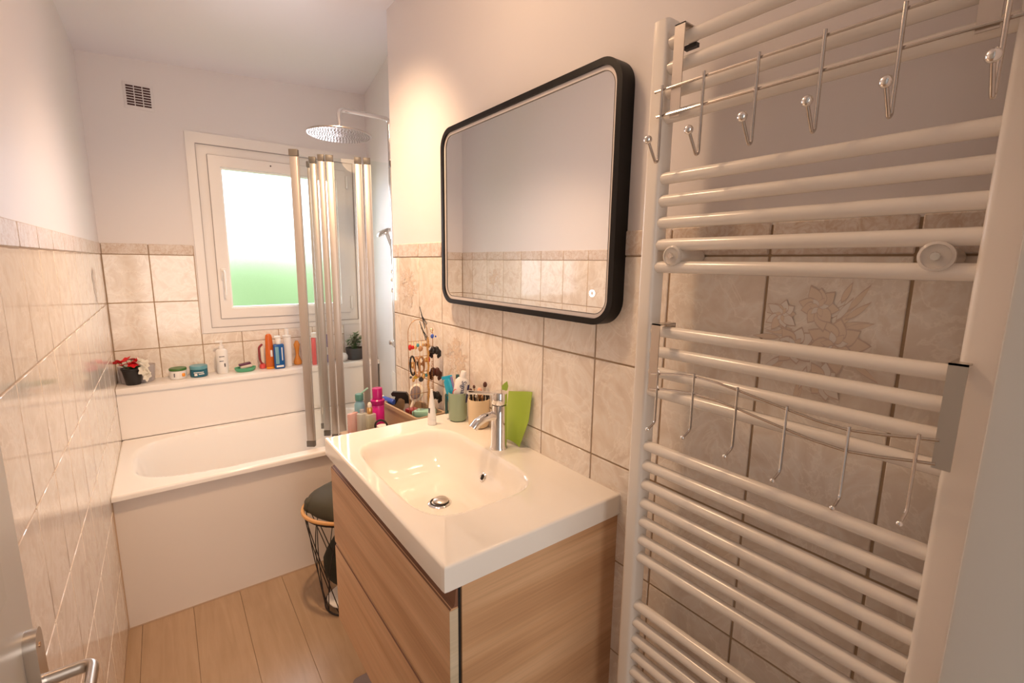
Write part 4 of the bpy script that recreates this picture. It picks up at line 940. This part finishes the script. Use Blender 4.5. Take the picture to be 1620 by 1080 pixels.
for (x, z, y, ti) in ((0.038, 0.118, -0.02, 0.9), (0.052, 0.100, -0.015, 1.2), (0.045, 0.075, -0.03, 1.5), (0.062, 0.070, -0.01, 1.4), (0.055, 0.045, -0.02, 1.6), (0.030, 0.105, -0.035, 0.8)):
    bloom(fp, 'white_flower', 'petal_white', (x, y, z), ti, rnd.uniform(-1.2, 0.4), 0.031, 6, 'white bloom'); st.tube([(0.01, 0, 0.078), (x*0.6, y*0.7, 0.095), (x, y, z)], 0.0015, 5)
st.build('stems', 'leaf', fp, world=False)
lv = MB()
for k in range(16):
    vs, fs = leaf_shape(None, rnd.uniform(0.025, 0.04), 0.022)
    lv.add(vs, fs, True, Matrix.Translation((rnd.uniform(-0.03, 0.03), rnd.uniform(-0.02, 0.02), 0.082)) @ Matrix.Rotation(rnd.uniform(0, 6.3), 4, 'Z') @ Matrix.Rotation(-rnd.uniform(0.2, 0.9), 4, 'Y'))
lv.build('leaves', 'leaf', fp, world=False)['kind'] = 'stuff'
ct = thing('clear_plastic_tub', 'smoky clear plastic tub behind the black flower pot', 'container', (-1.005, 3.125, LZ))
MB().lathe([(0.068, 0.0), (0.072, 0.004), (0.080, 0.085), (0.082, 0.090), (0.079, 0.090), (0.070, 0.006), (0.0, 0.004)], 32, cap=False, sy=0.62).build('tub_wall', 'clearplast', ct, world=False)
def jar(name, label, loc, r, h, body, lid, lidh, band=None):
    t = thing(name, label, 'jar', loc)
    MB().lathe([(r*0.9, 0), (r, 0.004), (r, h-lidh-0.002), (r*0.92, h-lidh)], 30).build('jar_body', body, t, world=False)
    MB().lathe([(r*1.01, h-lidh+0.0005), (r*1.02, h-0.003), (r*0.97, h), (0, h)], 30, cap=False).build('lid', lid, t, world=False)
    return t
j1 = jar('green_lid_jar', 'white cosmetic jar with a green lid on the ledge', (-0.830, 3.105, LZ), 0.040, 0.058, 'white_plastic', 'cap_green', 0.012)
MB().box(0.016, 0.030, -0.0405, -0.029, 0.014, 0.032, 0.003).build('orange_patch', 'orange_liquid', j1, 'orange fruit print', world=False)
MB().box(-0.020, -0.016, -0.0395, -0.033, 0.014, 0.034, 0.0005).build('print_mark', 'ink', j1, world=False)
j2 = jar('teal_jar', 'squat dark teal jar with a pale blue lid on the ledge', (-0.735, 3.100, LZ), 0.042, 0.062, 'jar_teal', 'lid_teal', 0.020)
MB().box(-0.024, -0.010, -0.0425, -0.036, 0.010, 0.022, 0.0005).box(-0.004, 0.022, -0.0432, -0.036, 0.016, 0.021, 0.0005).box(-0.026, 0.020, -0.0432, -0.034, 0.026, 0.030, 0.0005).build('print_mark', 'white_plastic', j2, 'white print', world=False)
def pump(name, label, loc, r, h, body, pm='white_plastic', sq=1.0, cat='bottle', printed=True):
    t = thing(name, label, cat, loc)
    MB().lathe([(r*0.93, 0), (r, 0.004), (r, h*0.68), (r*0.75, h*0.73), (r*0.5, h*0.75)], 26, sy=sq).build('bottle_body', body, t, world=False)
    MB().lathe([(r*0.45, h*0.75), (r*0.45, h*0.84), (r*0.22, h*0.85), (r*0.2, h*0.93)], 18).build('pump_collar', pm, t, world=False)
    MB().box(-r*0.95, r*0.35, -r*0.28, r*0.28, h*0.93, h, 0.003).build('pump_head', pm, t, world=False)
    return t
p1 = pump('white_pump_bottle', 'white pump bottle with small dark print right of the teal jar', (-0.618, 3.115, LZ), 0.030, 0.190, 'white_plastic')
MB().box(0.006, 0.012, -0.0302, -0.024, 0.040, 0.060, 0.0005).box(-0.016, 0.004, -0.0302, -0.024, 0.072, 0.076, 0.0005).box(-0.016, 0.010, -0.0302, -0.024, 0.098, 0.102, 0.0005).build('print_mark', 'ink', p1, world=False)
sd = thing('soap_dish', 'oval green soap dish between the white pump bottle and the burgundy brush', 'soap dish', (-0.508, 3.095, LZ))
MB().lathe([(0.036, 0), (0.044, 0.006), (0.050, 0.024), (0.047, 0.024), (0.040, 0.010), (0, 0.008)], 30, cap=False, sx=1.15, sy=0.75).build('dish', 'soap_green', sd, world=False)
sb = thing('soap_bar', 'cream soap bar tilted on the green soap dish', 'soap', (-0.505, 3.095, LZ+0.012))
MB().box(-0.032, 0.032, -0.018, 0.018, 0, 0.018, 0.007, mtx=Matrix.Translation((0.004, 0, 0.008)) @ Matrix.Rotation(-0.14, 4, 'Y')).build('bar', 'soap_cream', sb, world=False)
MB().box(-0.034, 0.030, -0.017, 0.019, 0.0185, 0.030, 0.005, mtx=Matrix.Translation((0.002, 0.004, 0.006)) @ Matrix.Rotation(-0.14, 4, 'Y')).build('wrapper', 'soap_purple', sb, 'dark purple wrapper', world=False)
hb = thing('handle_brush', 'burgundy brush with a curved handle standing left of the orange bottle', 'brush', (-0.412, 3.12, LZ))
MB().tube(bend([(0.008, 0, 0.012), (-0.014, 0, 0.05), (-0.014, 0, 0.13), (0.006, 0, 0.148)], 0.03, 6), 0.006, 10, ry=0.009).build('handle', 'burgundy', hb, world=False)
MB().lathe([(0.014, 0), (0.018, 0.004), (0.017, 0.024), (0.008, 0.030)], 16).build('foot', 'brightred', hb, world=False)
MB().box(-0.006, 0.012, -0.005, 0.005, 0.035, 0.13, 0.004).build('bristles', 'petal_white', hb, world=False)
ob = thing('orange_bottle', 'slim upright orange sun lotion bottle with rounded top, left of the blue bottle', 'bottle', (-0.375, 3.085, LZ))
MB().lathe([(0.022, 0.014), (0.025, 0.020), (0.023, 0.10), (0.019, 0.19), (0.016, 0.205), (0.008, 0.212), (0, 0.213)], 26, sy=0.62, cap=False).lathe([(0, 0.014), (0.022, 0.014)], 26, sy=0.62, cap=False).build('bottle_body', 'orange', ob, world=False)
MB().lathe([(0.019, 0), (0.0225, 0.002), (0.0225, 0.0135)], 24, sy=0.7).build('cap', 'orange_liquid', ob, world=False)
MB().box(0.002, 0.014, -0.0165, -0.010, 0.075, 0.115, 0.002).build('label_patch', 'white_plastic', ob, world=False)
bb = thing('blue_bottle', 'dark blue bottle with white pump cap and white label', 'bottle', (-0.328, 3.065, LZ))
mbb = MB().box(-0.029, 0.029, -0.016, 0.016, 0.0, 0.150, 0.008, seg=3)
mbb.build('bottle_body', 'blue', bb, world=False)
MB().lathe([(0.014, 0.150), (0.0155, 0.152), (0.0155, 0.180), (0.012, 0.184)], 18).box(-0.022, 0.013, -0.008, 0.008, 0.184, 0.200, 0.004).build('pump_cap', 'white_plastic', bb, world=False)
MB().box(-0.020, 0.020, -0.0166, -0.010, 0.010, 0.022, 0.001).box(0.012, 0.018, -0.0166, -0.010, 0.05, 0.13, 0.001).build('label_patch', 'white_plastic', bb, world=False)
MB().box(-0.022, -0.002, -0.0166, -0.010, 0.03, 0.135, 0.002).build('light_panel', 'ltblue', bb, world=False)
wbt = thing('tall_white_bottle', 'tall plain white bottle between the blue and the amber ones', 'bottle', (-0.272, 3.10, LZ))
MB().lathe([(0.020, 0), (0.022, 0.004), (0.022, 0.180), (0.020, 0.184)], 26).build('bottle_body', 'white_plastic', wbt, world=False)
MB().lathe([(0.023, 0.1845), (0.024, 0.186), (0.024, 0.192), (0.012, 0.194), (0.011, 0.232), (0.009, 0.234), (0, 0.234)], 24, cap=False).build('cap', 'white_plastic', wbt, world=False)
ab = thing('amber_bottle', 'waisted amber orange bottle right of the tall white bottle', 'bottle', (-0.212, 3.13, LZ))
MB().lathe([(0.019, 0), (0.023, 0.004), (0.023, 0.02), (0.009, 0.060), (0.010, 0.080), (0.018, 0.125), (0.008, 0.150), (0, 0.152)], 26, cap=False).lathe([(0, 0), (0.019, 0)], 26, cap=False).build('bottle_body', 'amber', ab, world=False)
cr = thing('cream_bottle', 'slim cream bottle half hidden by the first chrome upright', 'bottle', (-0.172, 3.125, LZ))
MB().box(-0.015, 0.015, -0.012, 0.012, 0, 0.15, 0.004).build('bottle_body', 'soap_cream', cr, world=False)
MB().box(-0.009, -0.001, -0.0126, -0.010, 0.02, 0.14, 0.0005).build('stripe', 'amber', cr, world=False)
rbt = thing('red_white_bottle', 'slim red and grey bottle with white cap seen between the chrome uprights', 'bottle', (-0.118, 3.055, LZ))
MB().box(-0.024, 0.0, -0.014, 0.014, 0, 0.172, 0.005).build('red_side', 'brightred', rbt, world=False)
MB().box(0.0005, 0.024, -0.014, 0.014, 0, 0.172, 0.005).build('grey_side', 'clearplast', rbt, world=False)
MB().box(-0.022, 0.022, -0.012, 0.012, 0.1725, 0.205, 0.005).build('cap', 'white_plastic', rbt, world=False)
pvb = thing('violet_bottle', 'violet printed bottle half hidden behind the paired chrome uprights', 'bottle', (-0.030, 3.10, LZ))
MB().lathe([(0.018, 0), (0.020, 0.003), (0.020, 0.14), (0.012, 0.15), (0.011, 0.18), (0, 0.181)], 24, cap=False).build('bottle_body', 'violet', pvb, world=False)
MB().lathe([(0.0203, 0.05), (0.0204, 0.10)], 24, cap=False).build('label_band', 'white_plastic', pvb, world=False)
wrd = MB().ball((0.055, 3.07, LZ+0.028), 0.028, 16).solo('white_ball', 'white_plastic', (0.055, 3.07, LZ), 'small white round object just left of the dark plant pot', 'ball')
pp = thing('leafy_potted_plant', 'small leafy green plant in a dark grey pot at the right end of the ledge', 'potted plant', (0.140, 3.095, LZ))
MB().lathe([(0.046, 0), (0.050, 0.004), (0.060, 0.070), (0.060, 0.078), (0.055, 0.078), (0.052, 0.066), (0, 0.064)], 30, cap=False).build('pot', 'slate', pp, world=False)
rnd = random.Random(33); lv = MB(); lv2 = MB(); sm_ = MB()
for k in range(26):
    a = rnd.uniform(0, 2*PI); rr = rnd.uniform(0.0, 0.055); H = rnd.uniform(0.05, 0.115); top = Vector((rr*math.cos(a), rr*math.sin(a)*0.8, 0.066+H))
    sm_.tube([(top.x*0.3, top.y*0.3, 0.062), tuple(top*0.6+Vector((0, 0, 0.03))), tuple(top)], 0.0012, 4)
    for q in range(7):
        vs, fs = leaf_shape(None, rnd.uniform(0.020, 0.032), rnd.uniform(0.012, 0.017))
        (lv if rnd.random() < 0.55 else lv2).add(vs, fs, True, Matrix.Translation(top-Vector((0, 0, q*0.008))) @ Matrix.Rotation(q*2.2+rnd.uniform(0, 1), 4, 'Z') @ Matrix.Rotation(-rnd.uniform(-0.1, 0.8), 4, 'Y'))
plain('leaf_pale', (0.22, 0.34, 0.17), 0.5); plain('leaf_deep', (0.07, 0.16, 0.06), 0.5)
sm_.build('stems', 'leaf', pp, world=False)
lv.build('foliage', 'leaf_deep', pp, world=False)['kind'] = 'stuff'; lv2.build('foliage', 'leaf_pale', pp, 'paler leaves', world=False)['kind'] = 'stuff'

# ------------------------------------------------------------------ laundry basket and bath mat
lb_ = thing('wire_laundry_basket', 'black wire laundry basket on the floor between vanity and bathtub', 'basket', (-0.285, 1.97, 0))
bcx, bcy, bh, rt_, rb_ = -0.285, 1.965, 0.46, 0.178, 0.115
def rad_at(z): return rb_+(rt_-rb_)*z/bh
def pt(a, z): r_ = rad_at(z); return (bcx+r_*math.cos(a), bcy+r_*math.sin(a), z)
MB().tube([pt(2*PI*i/40, bh) for i in range(40)], 0.004, 6, closed=True).build('rim', 'wire_black', lb_)
MB().tube([pt(2*PI*i/40, 0.005) for i in range(40)], 0.004, 6, closed=True).build('base_ring', 'wire_black', lb_)
nw = 11
for k in range(nw):
    a = 2*PI*k/nw
    MB().tube([pt(a+0.57*t*1.4, 0.005+(bh-0.005)*t) for t in [i/8 for i in range(9)]], 0.0022, 5).build('wire', 'wire_black', lb_)
    MB().tube([pt(a-0.57*t*1.4, 0.005+(bh-0.005)*t) for t in [i/8 for i in range(9)]], 0.0022, 5).build('wire', 'wire_black', lb_)
for k in range(5): x = -0.08+0.04*k; MB().tube([(bcx+x, bcy-0.08, 0.005), (bcx+x, bcy+0.08, 0.005)], 0.002, 5).build('base_wire', 'wire_black', lb_)
def lump(c, rx, ry, rz, seed, ns=28, amp=0.10, zmin=None):
    rn = random.Random(seed); ph = [rn.uniform(0, 6) for _ in range(8)]; vs = []; fs = []; R_ = 14
    for j in range(R_+1):
        th = PI*j/R_
        for i in range(ns):
            a = 2*PI*i/ns; k = 1+amp*(math.sin(3*a+ph[0]+2*th)+math.sin(5*a+ph[1]-3*th)*0.7+math.sin(7*th+ph[2]+a)*0.5)*math.sin(th)
            vs.append((c[0]+rx*k*math.sin(th)*math.cos(a), c[1]+ry*k*math.sin(th)*math.sin(a), c[2]+rz*math.cos(th)*(1+amp*0.4*math.sin(2*a+ph[4]))))
    for j in range(R_):
        for i in range(ns): i2 = (i+1) % ns; fs.append((j*ns+i, (j+1)*ns+i, (j+1)*ns+i2, j*ns+i2))
    return MB().add(vs, fs, True)
lump((bcx, bcy, 0.205), 0.108, 0.105, 0.135, 3, amp=0.05).solo('black_garment', 'darkcloth', (bcx, bcy, 0.06), 'crumpled black clothing low inside the wire laundry basket', 'clothes')
wc = lump((bcx-0.01, bcy-0.01, 0.034), 0.095, 0.095, 0.024, 8, amp=0.05).solo('white_garment', 'white_plastic', (bcx, bcy, 0.012), 'white cloth with an orange edge at the bottom of the wire basket', 'clothes')
lump((bcx-0.055, bcy-0.065, 0.052), 0.016, 0.016, 0.010, 5).build('orange_edge', 'brightred', wc, 'orange edge')
gb = thing('dark_bag', 'dark olive bag with tan edge draped over the top of the wire basket', 'bag', (bcx, bcy, bh))
lump((bcx+0.005, bcy, bh+0.030), 0.165, 0.165, 0.072, 12, amp=0.045).build('bag_body', 'olivecloth', gb)
MB().tube([(bcx+0.183*math.cos(2*PI*i/40), bcy+0.183*math.sin(2*PI*i/40), bh+0.010+0.006*math.sin(4*PI*i/40)) for i in range(40)], 0.008, 8, closed=True).build('tan_edge', 'tanstrap', gb, 'tan leather edge')
lump((bcx-0.150, bcy+0.035, bh+0.030), 0.022, 0.03, 0.035, 14, ns=14).build('side_knot', 'olivecloth', gb)
bmx = MB(); om = rrect(-0.43, -0.02, 0.75, 1.528, 0.02, 4); bmx.prism(om, 0.0002, 0.010, 'z')
bmx.solo('bath_mat', 'mat_grey', (-0.22, 1.15, 0.0002), 'grey bath mat lying on the floor under the vanity', 'mat')
